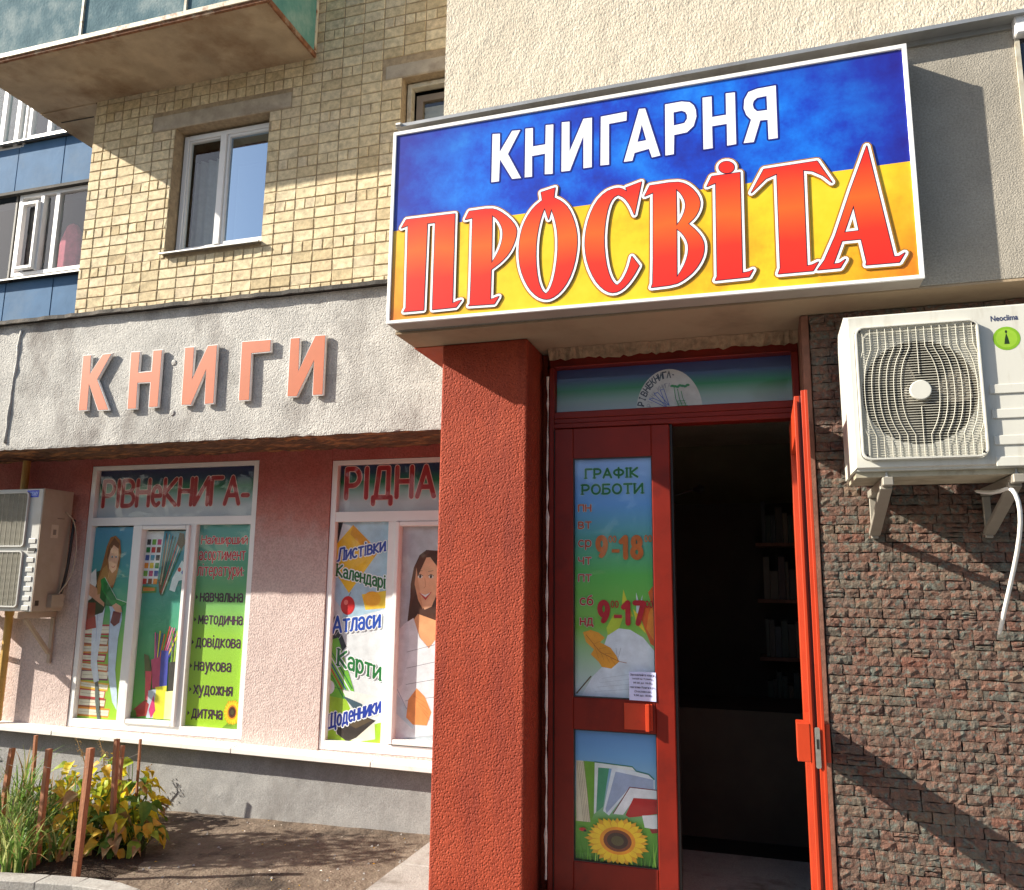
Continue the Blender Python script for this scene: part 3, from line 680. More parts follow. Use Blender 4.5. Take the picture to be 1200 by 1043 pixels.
# stone cladding
q = MB(); q.box(XDR, 3.2, YP+.014, YP+.3, -1.9, ZS-.002); sw_ = q.build('stone_wall', M['stone_joint'], P_)
q = MB(); q.box(XDR-.001, .243, YP-.014, YP+.013, -1.9, ZS-.004); q.build('corner_trim', M['trim_stone'], P_, bevel=.003)
q = MB(); q.box(XDR-.004, XDR+.02, YP+.0135, 4.15, -1.9, ZS-.003); q.build('door_reveal', M['trim_stone'], P_)
def stone_mesh(L, H, seed):
    r = random.Random(seed); nx_, nz = max(3, int(L/.015)), 3; d = .021; gv = []
    for j in range(nz+1):
        for i in range(nx_+1):
            x = -L/2+L*i/nx_; z = -H/2+H*j/nz; e = i in (0, nx_) or j in (0, nz)
            gv.append((x+(r.uniform(-.004, .004) if not e else r.uniform(-.002, .002)), (-.004-r.random()*.003) if e else -.005-r.random()*.0075, z+r.uniform(-.0025, .0025)))
    b = MB(); w_ = nx_+1
    fs = []
    for j in range(nz):
        for i in range(nx_):
            a, c, e, f_ = j*w_+i, j*w_+i+1, (j+1)*w_+i+1, (j+1)*w_+i
            fs += [(a, c, e), (a, e, f_)] if r.random() < .5 else [(a, c, f_), (c, e, f_)]
    o = len(gv); bd = [i for i in range(w_)] + [j*w_+nx_ for j in range(1, nz+1)] + [nz*w_+i for i in range(nx_-1, -1, -1)] + [j*w_ for j in range(nz-1, 0, -1)]
    gv += [(gv[k][0], d, gv[k][2]) for k in bd]
    n_ = len(bd)
    fs += [(bd[k], o+k, o+(k+1) % n_, bd[(k+1) % n_]) for k in range(n_)]
    b.add(gv, fs); return b
stones = []; z = -1.66; rr = random.Random(5)
while z < ZS-.03:
    h = rr.uniform(.037, .044)
    if z+h > ZS-.004: h = ZS-.004-z
    x = .247
    while x < 1.75:
        Ls = rr.uniform(.05, .125)
        if rr.random() < .04 and h > .03: stones.append((x+Ls/2, z+h*.25, Ls-.004, h/2-.003)); stones.append((x+Ls/2, z+h*.75, Ls-.004, h/2-.003))
        else: stones.append((x+Ls/2, z+h/2, Ls-.0025, h-.0025))
        x += Ls
    z += h
def vis(s):
    return s[0] < 1.22 and -1.30 < s[1] < 1.2 and not (.36 < s[0] and .42 < s[1] < 1.1)
stones.sort(key=lambda s: (not vis(s), s[2] < .07, s[0]**2+s[1]**2)); fm = MB(); ns = 0; cache = {}
for X, Z, Ls, h in stones:
    if ns < 298 and vis((X, Z, Ls, h)):
        key = (round(Ls/.008), round(h/.006), random.randrange(2))
        if key not in cache:
            mb = stone_mesh(Ls, h, hash(key) % 9999); me = bpy.data.meshes.new('stone'); me.from_pydata(mb.v, [], mb.f); me.materials.append(M['split_stone']); cache[key] = me
        link('stone', cache[key], sw_, (X, YP+random.uniform(-.004, .002), Z)); ns += 1
    else:
        mb = stone_mesh(Ls, h, random.randrange(9999)); d = random.uniform(-.004, .002); fm.add([(x+X, y+YP+d, zz+Z) for x, y, zz in mb.v], mb.f)
tag(fm.build('small_stones', M['split_stone_far'], sw_), kind='stuff')
# window at the right edge of the parapet
wx = at(1192, 100, YU)[0]; wzt = at(1192, 26, YU)[1]; wzb = at(1200, 325, YU)[1]
q = MB(); q.box(wx, wx+.6, YU-.05, YU-.001, wzt-.085, wzt); pwn = q.build('porch_window', M['upvc'], P_, bevel=.006)
q = MB(); q.box(wx+.004, wx+.022, YU-.012, YU-.001, wzb+.0, wzt-.087); q.build('frame', M['old_frame'], pwn)
q = MB(); q.box(wx+.023, wx+.6, YU-.007, YU-.0015, wzb+.01, wzt-.087); q.build('pane', mat('dark_pane', (.01, .012, .02), .06, spec=.8), pwn)

# shop room behind the door
q = MB(); z0 = -1.52
q.box(XPR+.02, 3.2, 4.2, 7.4, z0-.05, z0); q.box(XPR, 3.2, 7.4, 7.45, z0, ZS+.01); q.box(2.4, 2.45, 4.16, 7.4, z0, ZS); q.box(.235, 3.2, 4.152, 4.2, z0, ZS)
rw = q.build('room_wall', M['room_wall'], P_)
q = MB(); q.box(-.95, 2.2, 6.7, 7.1, z0, at(880, 590, 6.7)[1]); 
su = q.build('shelf_unit', M['room_dark'], rw); rs_ = random.Random(9)
for k in range(4):
    zz = -.95+.42*k; q = MB(); q.box(-.05, 2.2, 6.42, 6.69, zz, zz+.025); q.build('shelf', M['trim_stone'], su); q = MB(); x_ = 0.0
    while x_ < 2.1:
        w_ = rs_.uniform(.025, .06); hh = rs_.uniform(.2, .32); q.box(x_, x_+w_-.003, 6.45+rs_.uniform(0, .03), 6.66, zz+.026, zz+.026+hh, ink(rs_.choice([rgb(70, 60, 50), rgb(95, 80, 60), rgb(60, 62, 66), rgb(110, 96, 78), rgb(80, 52, 44), rgb(56, 66, 56)]))); x_ += w_
    tag(q.build('books', None, su), kind='stuff')
q = MB(); q.box(-1.05, 1.5, 5.4, 6.1, z0, -.75); q.build('counter', M['room_dark'], rw); q = MB(); q.box(-1.05, 2.38, 4.21, 7.38, z0+.004, z0+.012); q.build('floor_darkening_sheet', M['black_rubber'], rw)  # black sheet added over the floor to deepen the dark of the doorway
sx_, sz_ = at(818, 573, 5.2); q = MB()
q.tube([(sx_-.22, 5.2, sz_-.06), (sx_-.01, 5.2, sz_)], .006, 6); q.tube([(sx_-.03, 5.2, sz_), (sx_+.01, 5.2, sz_), (sx_+.035, 5.2, sz_)], [.012, .034, .02], 10)
q.tube([(sx_-.22, 5.2, sz_-.06), (sx_-.22, 5.2, ZS)], .006, 6)
q.build('ceiling_spotlight', M['black_rubber'], rw)
# door set: frame, transom, fixed leaf, open leaf
DL, DR_ = -1.056, .207
lfL, lfR = uv(652, 505)[0]*YD, uv(785, 505)[0]*YD
ztl = .905; zth = 1.158; zlt = .812
q = MB(); zf = -1.53
q.box(DL, -1.030, YD-.03, YD+.06, zf, ZS-.10); q.box(.172, DR_-.003, YD-.03, YD+.06, zf, ZS-.10)
q.box(-1.030, .172, YD-.0295, YD+.06, zth, ZS-.10)
q.box(-1.030, .172, YD-.0290, YD+.06, ztl-.035, ztl); q.box(-1.030, .172, YD-.022, YD+.06, ztl-.062, ztl-.035); q.box(-1.030, .172, YD-.028, YD+.06, zlt+.004, ztl-.062)
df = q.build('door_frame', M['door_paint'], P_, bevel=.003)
q = MB(); q.box(DL-.0, DR_-.003, YD-.010, YD+.08, ZS-.0995, ZS-.045); q.build('head_board', M['door_paint'], df)
q = MB(); vs = []; nn = 60
for i in range(nn+1):
    X = DL+(DR_-DL)*i/nn; vs += [(X, YD-.012-.02*random.random(), ZS-.050-.014*random.random()), (X, YD-.055-.015*random.random(), ZS-.002), (X, YD+.05, ZS-.002)]
q.add(vs, [(3*i+k, 3*i+3+k, 3*i+4+k, 3*i+1+k) for i in range(nn) for k in range(2)]); q.build('foam_bead', mat('old_plaster', (.30, .21, .13), .95, .35, 25, 70, .01), df, smooth=False)
q = MB(); q.tube([(-1.0625+random.uniform(-.002, .002), YD-.034, 1.1-2.5*i/50) for i in range(51)], [abs(random.gauss(.0035, .0022))+.0012 for _ in range(51)], 6); q.build('foam_strip', M['mounting_foam'], df)
q = MB(); q.box(-1.030, .172, YD+.012, YD+.016, ztl, zth); tr = q.build('transom_pane', M['shop_glass'], df)
# fixed leaf
def leaf(mb, mt, gx0, gx1, panes, x0, x1, zt_, zb_, y0, y1):
    mb.box(x0, gx0, y0, y1, zb_, zt_, mt); mb.box(gx1, x1, y0, y1, zb_, zt_, mt)
    z = zt_
    for (a, c) in panes: mb.box(gx0, gx1, y0+.0006, y1, a, z, mt); z = c
    mb.box(gx0, gx1, y0+.0006, y1, zb_, z, mt)
gxl = uv(673.4, 680)[0]*YD; gxr = uv(767, 680)[0]*YD
pz1t = at(720, 537, YD)[1]; pz1b = at(720, 818, YD)[1]; pz2t = at(720, 856, YD)[1]; pz2b = -1.30
q = MB(); leaf(q, None, gxl, gxr, [(pz1t, pz1b), (pz2t, pz2b)], lfL, lfR, zlt, -1.5, YD-.035, YD+.02)
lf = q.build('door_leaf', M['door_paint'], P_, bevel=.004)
q = MB()
for a, c in ((pz1t, pz1b), (pz2t, pz2b)):
    q.box(gxl, gxl+.004, YD-.031, YD+.0, c, a); q.box(gxr-.004, gxr, YD-.031, YD, c, a); q.box(gxl+.004, gxr-.004, YD-.031, YD, c, c+.004); q.box(gxl+.004, gxr-.004, YD-.031, YD, a-.004, a)
q.build('gasket', M['black_rubber'], lf)
q = MB(); q.box(lfL-.004, lfL-.001, YD-.031, YD+.0, -1.5, zlt); q.box(lfR+.001, lfR+.012, YD-.02, YD+.03, -1.5, zlt); q.build('edge_seal', M['black_rubber'], lf)
hx0, hx1 = at(733, 838, YD)[0], at(766, 838, YD)[0]
q = MB(); q.box(hx0, hx1, YD-.042, YD-.0355, at(750, 857, YD)[1]+.012, at(750, 823, YD)[1]); q.box(hx1-.03, hx1-.012, YD-.07, YD-.0425, at(750, 857, YD)[1]+.01, at(750, 823, YD)[1]); q.build('lock_cover', M['door_paint_bright'], lf, bevel=.002)
# open leaf standing straight out from the right jamb
OX0, OX1, OY0, OY1 = .147, .192, 3.405, 4.075
zo = .772
q = MB()
for (y0, y1) in ((OY0, OY0+.060), (OY1-.085, OY1)): q.box(OX0, OX1, y0, y1, -1.46, zo)
q.box(OX0+.0006, OX1-.0006, OY0+.060, OY1-.085, zo-.15, zo-.0006); q.box(OX0+.0006, OX1-.0006, OY0+.060, OY1-.085, -.690, -.545); q.box(OX0+.0006, OX1-.0006, OY0+.060, OY1-.085, -1.46, -1.30)
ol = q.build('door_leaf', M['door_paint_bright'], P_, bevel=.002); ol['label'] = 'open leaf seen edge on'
q = MB(); q.box(OX0-.002, OX0+.010, OY0-.016, OY0-.0005, -1.46, zo-.02); q.box(OX0+.026, OX1+.0, OY0-.012, OY0-.0005, -1.46, zo+.02); q.box(OX1-.006, OX1+.006, OY0-.018, OY0-.0125, -1.46, zo+.02)
q.build('edge_profile', M['door_paint_bright'], ol, bevel=.0015)
q = MB(); q.box(OX0+.018, OX0+.0255, OY0-.003, OY0-.0006, -1.46, zo); q.build('edge_seal', mat('dark_red_gap', (.10, .010, .006), .6), ol)
zl1, zl0 = uv(935, 847)[1]*3.39, uv(935, 892)[1]*3.39
q = MB(); q.box(.097, OX0-.0025, 3.387, 3.475, zl0, zl1); q.box(OX1+.0065, .216, 3.395, 3.475, zl0, zl1); q.build('lock_box', M['door_paint_bright'], ol, bevel=.002)
q = MB(); q.prism(rrect(.161, .179, zl0-.02, zl1-.012, .006), 3.3825, 3.3865, mat('steel_plate', (.55, .52, .45), .35, .2, 40, metal=.8)); q.box(.166, .174, 3.3805, 3.382, zl0+.05, zl0+.085, M['black_rubber']); q.build('lock_plate', None, ol)
q = MB(); q.box(OX0+.02, OX0+.024, OY0+.060, OY1-.085, -.545, zo-.15); q.box(OX0+.02, OX0+.024, OY0+.060, OY1-.085, -1.30, -.690); q.build('pane', M['shop_glass'], ol)
# ------------------------------------------------------------------ display windows
YG = YA+.055                                      # plane of the printed sheets behind the panes
def pane_rect(tl, br, bl=None, Y=YG):
    a, c = at(*tl, Y), at(*br, Y); x0 = a[0] if bl is None else (a[0]+at(*bl, Y)[0])/2
    return x0, c[0], c[1], a[1]
red, navy, grn = rgb(205, 40, 50), rgb(70, 30, 70), rgb(20, 120, 50)
def display_window(W, name_panes, mulls, trz, sashes, label):
    x0, x1, z0, z1 = W; x0 += .004; x1 -= .004; z0 += .003; z1 -= .003; y0, y1 = YA+.008, YA+.075
    q = MB(); ring(q, x0, x1, z0, z1, y0, y1, .045, wb=.062, wt=.034)
    q.box(x0+.045, x1-.045, y0+.0012, y1, trz[0], trz[1])
    for a, c in mulls: q.box(a, c, y0+.002, y1, z0+.062, trz[0])
    for k in range(int((x1-x0)/.35)): q.tube([(x0+.2+.35*k, y0+.002, z0+.03), (x0+.2+.35*k, y0-.0015, z0+.03)], .004, 6)
    wf = q.build('display_window', M['upvc'], B, bevel=.004); wf['label'] = label
    for a, c, b0, t0 in sashes:
        q = MB(); ring(q, a, c, b0, t0, y0-.016, y1-.004, .034); q.build('sash', M['upvc'], wf, bevel=.005)
    return wf
def poster(P, wf, fn, y=YG, nm='poster'):
    mb = MB(); fn(mb, P, y); o = mb.build(nm, None, wf); return o
def sheet(mb, P, y, mt): (x0, z0), (x1, z1) = P(0, 0), P(1, 1); mb.add([(x0, y, z0), (x1, y, z0), (x1, y, z1), (x0, y, z1)], [(0, 1, 2, 3)], mt)
def U(P, pts): return [P(a, c) for a, c in pts]
def sh(mb, P, y, pts, col): mb.flat(y, [U(P, pts)], ink(col))
def st(mb, P, y, pts, w, col): mb.flat(y, stroke(U(P, pts), w), ink(col))
def tx(mb, P, y, body, x0, x1, z0, z1, col, wt=.0, outline=None, ow=.004, slant=0, rot=0):
    sf = rot != 0
    if outline: mb.flat(y, pen_word(body, P, x0, x1, z0, z1, wt or .17, rot, sf, ow), ink(outline))
    mb.flat(y, pen_word(body, P, x0, x1, z0, z1, wt or .17, rot, sf), ink(col))
def ell(cx, cz, rx, rz, n=20, a=0):
    return [(cx+rx*math.cos(2*math.pi*k/n)*math.cos(a)-rz*math.sin(2*math.pi*k/n)*math.sin(a), cz+rx*math.cos(2*math.pi*k/n)*math.sin(a)+rz*math.sin(2*math.pi*k/n)*math.cos(a)) for k in range(n)]
def sunflower(mb, P, y, cx, cz, r, asp, face=None):
    rr_ = random.Random(3)
    for ring_, col in ((0, rgb(225, 165, 20)), (1, rgb(250, 205, 35))):
        pet = []
        for k in range(20):
            a = 2*math.pi*(k+.5*ring_)/20; R1 = r*(1.0-.06*ring_)*rr_.uniform(.93, 1.05); w_ = .17
            pet.append([(cx+asp*.45*r*math.cos(a-w_), cz+.45*r*math.sin(a-w_)), (cx+asp*.8*R1*math.cos(a-w_*.8), cz+.8*R1*math.sin(a-w_*.8)), (cx+asp*R1*math.cos(a), cz+R1*math.sin(a)), (cx+asp*.8*R1*math.cos(a+w_*.8), cz+.8*R1*math.sin(a+w_*.8)), (cx+asp*.45*r*math.cos(a+w_), cz+.45*r*math.sin(a+w_))])
        mb.flat(y, [U(P, p) for p in pet], ink(col))
    for k, (f, col) in enumerate(((.56, rgb(235, 150, 25)), (.44, rgb(120, 55, 20)), (.33, rgb(60, 30, 20)), (.2, rgb(85, 75, 40)))):
        sh(mb, P, y, ell(cx, cz, asp*r*f, r*f, 24), col)
bluegreen = [(0, rgb(165, 210, 50)), (.25, rgb(150, 205, 60)), (.5, rgb(90, 180, 110)), (.72, rgb(80, 160, 165)), (1, rgb(85, 150, 200))]
gradz('print_sky_lime', -1.1, .6, bluegreen); gradz('print_sky_green', -1.2, .7, [(0, rgb(110, 180, 40)), (.3, rgb(75, 165, 90)), (.6, rgb(70, 150, 140)), (1, rgb(80, 150, 200))])
gradz('print_text_panel', -1.1, .62, [(0, rgb(165, 205, 40)), (.4, rgb(150, 200, 60)), (.62, rgb(95, 165, 110)), (1, rgb(95, 165, 175))])
gradz('print_banner', .60, .90, [(0, rgb(195, 200, 205)), (.25, rgb(150, 185, 180)), (.5, rgb(15, 110, 60)), (.75, rgb(15, 45, 80)), (1, rgb(25, 30, 80))])
gradz('print_transom', .9, 1.16, [(0, rgb(180, 190, 205)), (.28, rgb(140, 170, 165)), (.5, rgb(30, 130, 75)), (.72, rgb(50, 75, 120)), (1, rgb(60, 65, 120))])

# --- pane 1: girl reading on a pile of books
def p_girl(mb, P, y):
    s = lambda pts, c: sh(mb, P, y, pts, c)
    sheet(mb, P, y, M['print_sky_lime'])
    page, line = rgb(240, 232, 210), rgb(150, 110, 80)
    # book pile
    yy = .02; rr_ = random.Random(11); cols = [rgb(230, 150, 60), rgb(170, 90, 60), rgb(200, 60, 60), rgb(240, 190, 70), rgb(120, 60, 90), rgb(210, 120, 60), rgb(190, 40, 50)]
    for k in range(10):
        h = rr_.uniform(.038, .055); a = rr_.uniform(.0, .05) - .004*k; c = .70-.012*k+rr_.uniform(-.06, .05); t = rr_.uniform(-.012, .012)
        col = cols[k % 7]
        s([(a, yy), (c, yy+t), (c+.02, yy+h+t), (a, yy+h)], col)
        s([(a+.10, yy+.009), (c-.01, yy+.009+t), (c, yy+h-.009+t), (a+.10, yy+h-.009)], page)
        st(mb, P, y, [(a+.12, yy+h*.5), (c-.02, yy+h*.5+t)], .002, line); yy += h
    # legs in pale jeans, feet
    s([(.30, .60), (.52, .62), (.60, .55), (.62, .40), (.66, .24), (.80, .10), (.90, .06), (.88, .14), (.80, .26), (.80, .42), (.84, .52), (.80, .60), (.66, .63), (.50, .66)], rgb(205, 220, 240))
    s([(.28, .60), (.40, .64), (.48, .58), (.45, .44), (.42, .30), (.50, .20), (.40, .19), (.30, .28), (.26, .44)], rgb(225, 232, 248))
    st(mb, P, y, [(.60, .55), (.62, .40), (.67, .25)], .006, rgb(150, 170, 205)); st(mb, P, y, [(.34, .56), (.36, .40)], .004, rgb(160, 180, 215))
    s([(.48, .20), (.56, .06), (.60, .0), (.54, .0), (.46, .10), (.42, .19)], rgb(95, 105, 100))
    # body, arms
    s([(.10, .70), (.22, .76), (.40, .78), (.52, .74), (.56, .64), (.44, .55), (.24, .53), (.10, .58)], rgb(60, 75, 45))
    s([(.04, .66), (.08, .74), (.22, .78), (.26, .70), (.18, .62), (.06, .60)], rgb(240, 236, 230))
    s([(.12, .64), (.34, .60), (.46, .58), (.44, .63), (.26, .68), (.12, .70)], rgb(225, 165, 130))
    s([(.10, .60), (.28, .60), (.30, .48), (.12, .49)], rgb(150, 70, 45))
    s([(.02, .50), (.30, .53), (.34, .47), (.02, .45)], rgb(180, 60, 45))
    # hair, face
    s([(.40, .90), (.46, .945), (.56, .955), (.66, .93), (.70, .87), (.69, .80), (.64, .72), (.60, .68), (.46, .67), (.30, .65), (.26, .70), (.34, .80)], rgb(165, 105, 50))
    s([(.36, .78), (.44, .80), (.50, .74), (.44, .66), (.30, .64), (.28, .70)], rgb(190, 140, 75))
    s([(.46, .88), (.54, .915), (.64, .89), (.665, .83), (.63, .775), (.56, .755), (.49, .78), (.45, .83)], rgb(238, 185, 150))
    s([(.44, .90), (.54, .945), (.66, .91), (.64, .885), (.54, .905), (.48, .875), (.45, .82), (.42, .84)], rgb(120, 72, 35))
    for ex in (.53, .61): s(ell(ex, .842, .022, .006, 10), rgb(245, 240, 235)); s(ell(ex, .841, .012, .0065, 8), rgb(50, 30, 22)); st(mb, P, y, [(ex-.022, .858), (ex+.02, .857)], .0015, rgb(120, 75, 45))
    st(mb, P, y, [(.58, .835), (.59, .812), (.575, .809)], .0016, rgb(205, 135, 105)); st(mb, P, y, [(.54, .79), (.575, .785), (.605, .794)], .005, rgb(190, 70, 70))
    # open green book held in both hands
    s([(.36, .70), (.58, .645), (.70, .58), (.52, .585), (.36, .625)], rgb(25, 110, 50)); s([(.34, .72), (.42, .735), (.70, .62), (.94, .60), (.72, .57), (.58, .60), (.38, .67)], rgb(45, 150, 65))
    s([(.40, .715), (.56, .685), (.70, .615), (.58, .615), (.42, .665)], rgb(30, 125, 55))
    st(mb, P, y, [(.42, .735), (.70, .622), (.94, .602)], .004, rgb(235, 240, 225))
    s([(.62, .585), (.70, .60), (.80, .585), (.84, .555), (.72, .55)], rgb(228, 170, 135))
    s([(.66, .56), (.82, .55), (.80, .50), (.70, .48), (.62, .50)], rgb(120, 45, 45))
def p_school(mb, P, y):
    s = lambda pts, c: sh(mb, P, y, pts, c)
    sheet(mb, P, y, M['print_sky_green'])
    s([(.02, 1.0), (.40, 1.0), (.33, .71), (.0, .72)], rgb(235, 238, 240))
    cols = [rgb(60, 60, 70), rgb(230, 200, 60), rgb(110, 170, 60), rgb(40, 130, 70), rgb(190, 60, 120), rgb(200, 50, 50), rgb(60, 90, 160), rgb(120, 60, 40), rgb(70, 150, 180), rgb(230, 140, 40)]
    for j in range(6):
        for i in range(3):
            a = .045+.115*i-.004*j; c = .955-.043*j; s([(a, c), (a+.085, c), (a+.082, c-.030), (a-.003, c-.030)], cols[(j*3+i*2) % 10])
    s([(.02, .70), (.34, .695), (.34, .665), (.02, .66)], rgb(90, 140, 60)); s([(.05, .693), (.3, .69), (.3, .675), (.05, .672)], rgb(220, 130, 60))
    for k, c in enumerate([rgb(120, 75, 50), rgb(200, 180, 150), rgb(80, 50, 40), rgb(30, 110, 80), rgb(190, 60, 50), rgb(225, 215, 200), rgb(60, 120, 70)]):
        st(mb, P, y, [(.40+.014*k, .70-.008*k), (.46+.068*k, .985-.006*k)], .0085, c)
    s([(.74, .99), (.84, .985), (.88, .93), (.80, .90), (.70, .93)], rgb(50, 45, 45)); s([(.36, .74), (.44, .70), (.46, .645), (.40, .67)], rgb(110, 70, 40))
    s([(.66, .74), (.84, .84), (.98, .80), (.96, .74), (.80, .73), (.74, .67), (.62, .68)], rgb(225, 235, 235)); s(ell(.80, .79, .035, .012), rgb(215, 60, 40)); s(ell(.88, .775, .03, .011), rgb(60, 110, 190))
    # pencil pots
    rr_ = random.Random(4)
    pc = [rgb(225, 90, 150), rgb(150, 60, 150), rgb(240, 220, 60), rgb(60, 60, 160), rgb(230, 120, 40), rgb(90, 180, 60), rgb(210, 50, 60), rgb(235, 130, 180)]
    for k in range(12): st(mb, P, y, [(.44+.022*k, .30), (.40+.05*k, .44+.05*rr_.random())], .010, pc[k % 8])
    for k in range(6): st(mb, P, y, [(.80+.02*k, .26), (.76+.05*k, .46+.02*rr_.random())], .009, [rgb(120, 150, 40), rgb(80, 60, 40), rgb(170, 190, 60)][k % 3])
    s([(.36, .31), (.56, .33), (.58, .17), (.44, .16)], rgb(190, 70, 110)); s([(.56, .36), (.72, .36), (.74, .17), (.58, .17)], rgb(70, 75, 170)); s([(.74, .30), (.98, .31), (1.0, .14), (.78, .13)], rgb(60, 55, 50))
    s([(.20, .34), (.30, .33), (.42, .22), (.36, .16), (.26, .22)], rgb(95, 100, 50)); s([(.26, .25), (.40, .25), (.40, .10), (.30, .10)], rgb(215, 80, 90))
    s([(.50, .17), (.74, .18), (.74, .01), (.50, .01)], rgb(235, 225, 60)); s([(.72, .15), (1.0, .16), (1.0, .01), (.73, .01)], rgb(245, 240, 170)); s([(.36, .15), (.52, .16), (.50, .01), (.36, .01)], rgb(190, 200, 215))
    s([(.08, .05), (.30, .10), (.40, .08), (.36, .02), (.12, .01)], rgb(165, 50, 45)); s([(.0, .03), (.12, .05), (.16, .01), (.0, .0)], rgb(90, 130, 40)); s([(.40, .05), (.48, .13), (.54, .05), (.46, .01)], rgb(215, 60, 120))
def p_list(mb, P, y):
    sheet(mb, P, y, M['print_text_panel']); wh = rgb(225, 235, 225)
    for t, x0, x1, c in (('Найширший', .07, .92, .922), ('асортимент', .05, .90, .842), ('літератури:', .04, .89, .764)):
        tx(mb, P, y, t, x0, x1, c-.020, c+.020, rgb(200, 25, 50), .17, outline=wh, ow=.0022)
    dk = rgb(65, 25, 60)
    for t, x0, x1, c in (('навчальна', .13, .91, .636), ('методична', .13, .93, .526), ('довідкова', .12, .92, .416), ('наукова', .12, .78, .302), ('художня', .14, .83, .190), ('дитяча', .14, .68, .078)):
        tx(mb, P, y, t, x0, x1, c-.019, c+.019, dk, .20); sh(mb, P, y, [(x0-.085, c-.012), (x0-.045, c), (x0-.085, c+.012)], dk)
    sh(mb, P, y, [(.62, .0), (.98, .0), (1, .06), (.9, .1), (.78, .04)], rgb(120, 160, 40)); sunflower(mb, P, y, .86, .095, .062, 2.5)
def p_banner(txt, x0, x1, z0, z1, extra=None):
    def f(mb, P, y):
        sheet(mb, P, y, M['print_banner'])
        mb.flat(y, pen_word(txt, P, x0, x1, z0, z1, .16, 0, False, .0055), ink(rgb(225, 185, 175)))
        mb.flat(y, pen_word(txt, P, x0, x1, z0, z1, .16), ink(rgb(165, 18, 25)))
        if extra: extra(mb, P, y)
    return f
def p_words(mb, P, y):
    s = lambda pts, c: sh(mb, P, y, pts, c)
    sheet(mb, P, y, ink(rgb(225, 228, 232)))
    s([(0, 1), (1, 1), (1, .60), (.0, .52)], rgb(175, 205, 225)); s([(0, 1), (.10, 1), (.45, .97), (.2, .80), (0, .72)], rgb(215, 220, 225))
    s([(.10, 1.0), (.19, 1.0), (.05, .80), (.0, .78), (0, .86)], rgb(45, 45, 50))
    s([(.36, .985), (.80, .86), (.34, .665), (.0, .80), (.0, .86)], rgb(245, 190, 30)); s([(.36, .985), (.80, .86), (.72, .83), (.32, .94)], rgb(225, 155, 20))
    s([(.55, .66), (.96, .68), (.97, .60), (.62, .59)], rgb(245, 200, 60)); s(ell(.72, .64, .14, .035), rgb(250, 175, 40)); 
    s([(0, .60), (.1, .64), (.26, .58), (.2, .42), (.0, .44)], rgb(205, 208, 215))
    s(ell(.33, .608, .115, .043, 24), rgb(205, 25, 30)); s(ell(.30, .622, .035, .012), rgb(245, 120, 110)); st(mb, P, y, [(.34, .65), (.37, .668)], .003, rgb(90, 60, 30))
    s([(0, .50), (.13, .56), (.34, .42), (.22, .38), (0, .48)], rgb(45, 50, 60))
    for k in range(4): st(mb, P, y, [(.03+.06*k, .50-.015*k), (.10+.06*k, .535-.017*k)], .003, rgb(200, 205, 215))
    s([(0, .44), (.20, .46), (.5, .22), (.0, .12)], rgb(120, 195, 60))
    for k, c in enumerate((rgb(40, 120, 60), rgb(235, 240, 235), rgb(40, 70, 150), rgb(210, 60, 40), rgb(60, 150, 60))):
        st(mb, P, y, [(.0+.03*k, .44-.038*k), (.46-.03*k, .235-.012*k)], .009, c)
    s([(.0, .20), (1, .16), (1, 0), (0, 0)], rgb(165, 205, 50)); s([(.30, .23), (.98, .20), (1, .10), (.60, .06)], rgb(230, 232, 228)); s(ell(.09, .235, .09, .032), rgb(240, 243, 245)); st(mb, P, y, [(.18, .235), (.42, .222)], .003, rgb(60, 60, 60))
    s([(.22, .09), (.5, .125), (.84, .09), (.86, .02), (.56, .0), (.24, .03)], rgb(235, 228, 210)); s([(.18, .10), (.5, .13), (.86, .10), (.80, .085), (.56, .02), (.42, .0), (.26, .03)], rgb(60, 52, 50)); s([(.26, .10), (.5, .125), (.8, .10), (.55, .06)], rgb(95, 80, 60))
    s([(.32, .20), (.62, .17), (.84, .12), (.52, .14)], rgb(70, 95, 110))
    for (t, x0, x1, c, h, col, rot) in (('Листівки', .14, .90, .845, .028, rgb(30, 60, 165), .20), ('Календарі', .13, .92, .775, .027, rgb(20, 105, 45), -.22), ('Атласи', .11, .86, .520, .036, rgb(25, 75, 180), .14), ('Карти', .22, .90, .375, .036, rgb(20, 115, 50), -.26), ('Щоденники', .10, .92, .085, .030, rgb(30, 60, 165), .33)):
        tx(mb, P, y, t, x0, x1, c-h*1.1, c+h*.9, col, .17, outline=rgb(245, 246, 250), ow=.008, rot=rot)
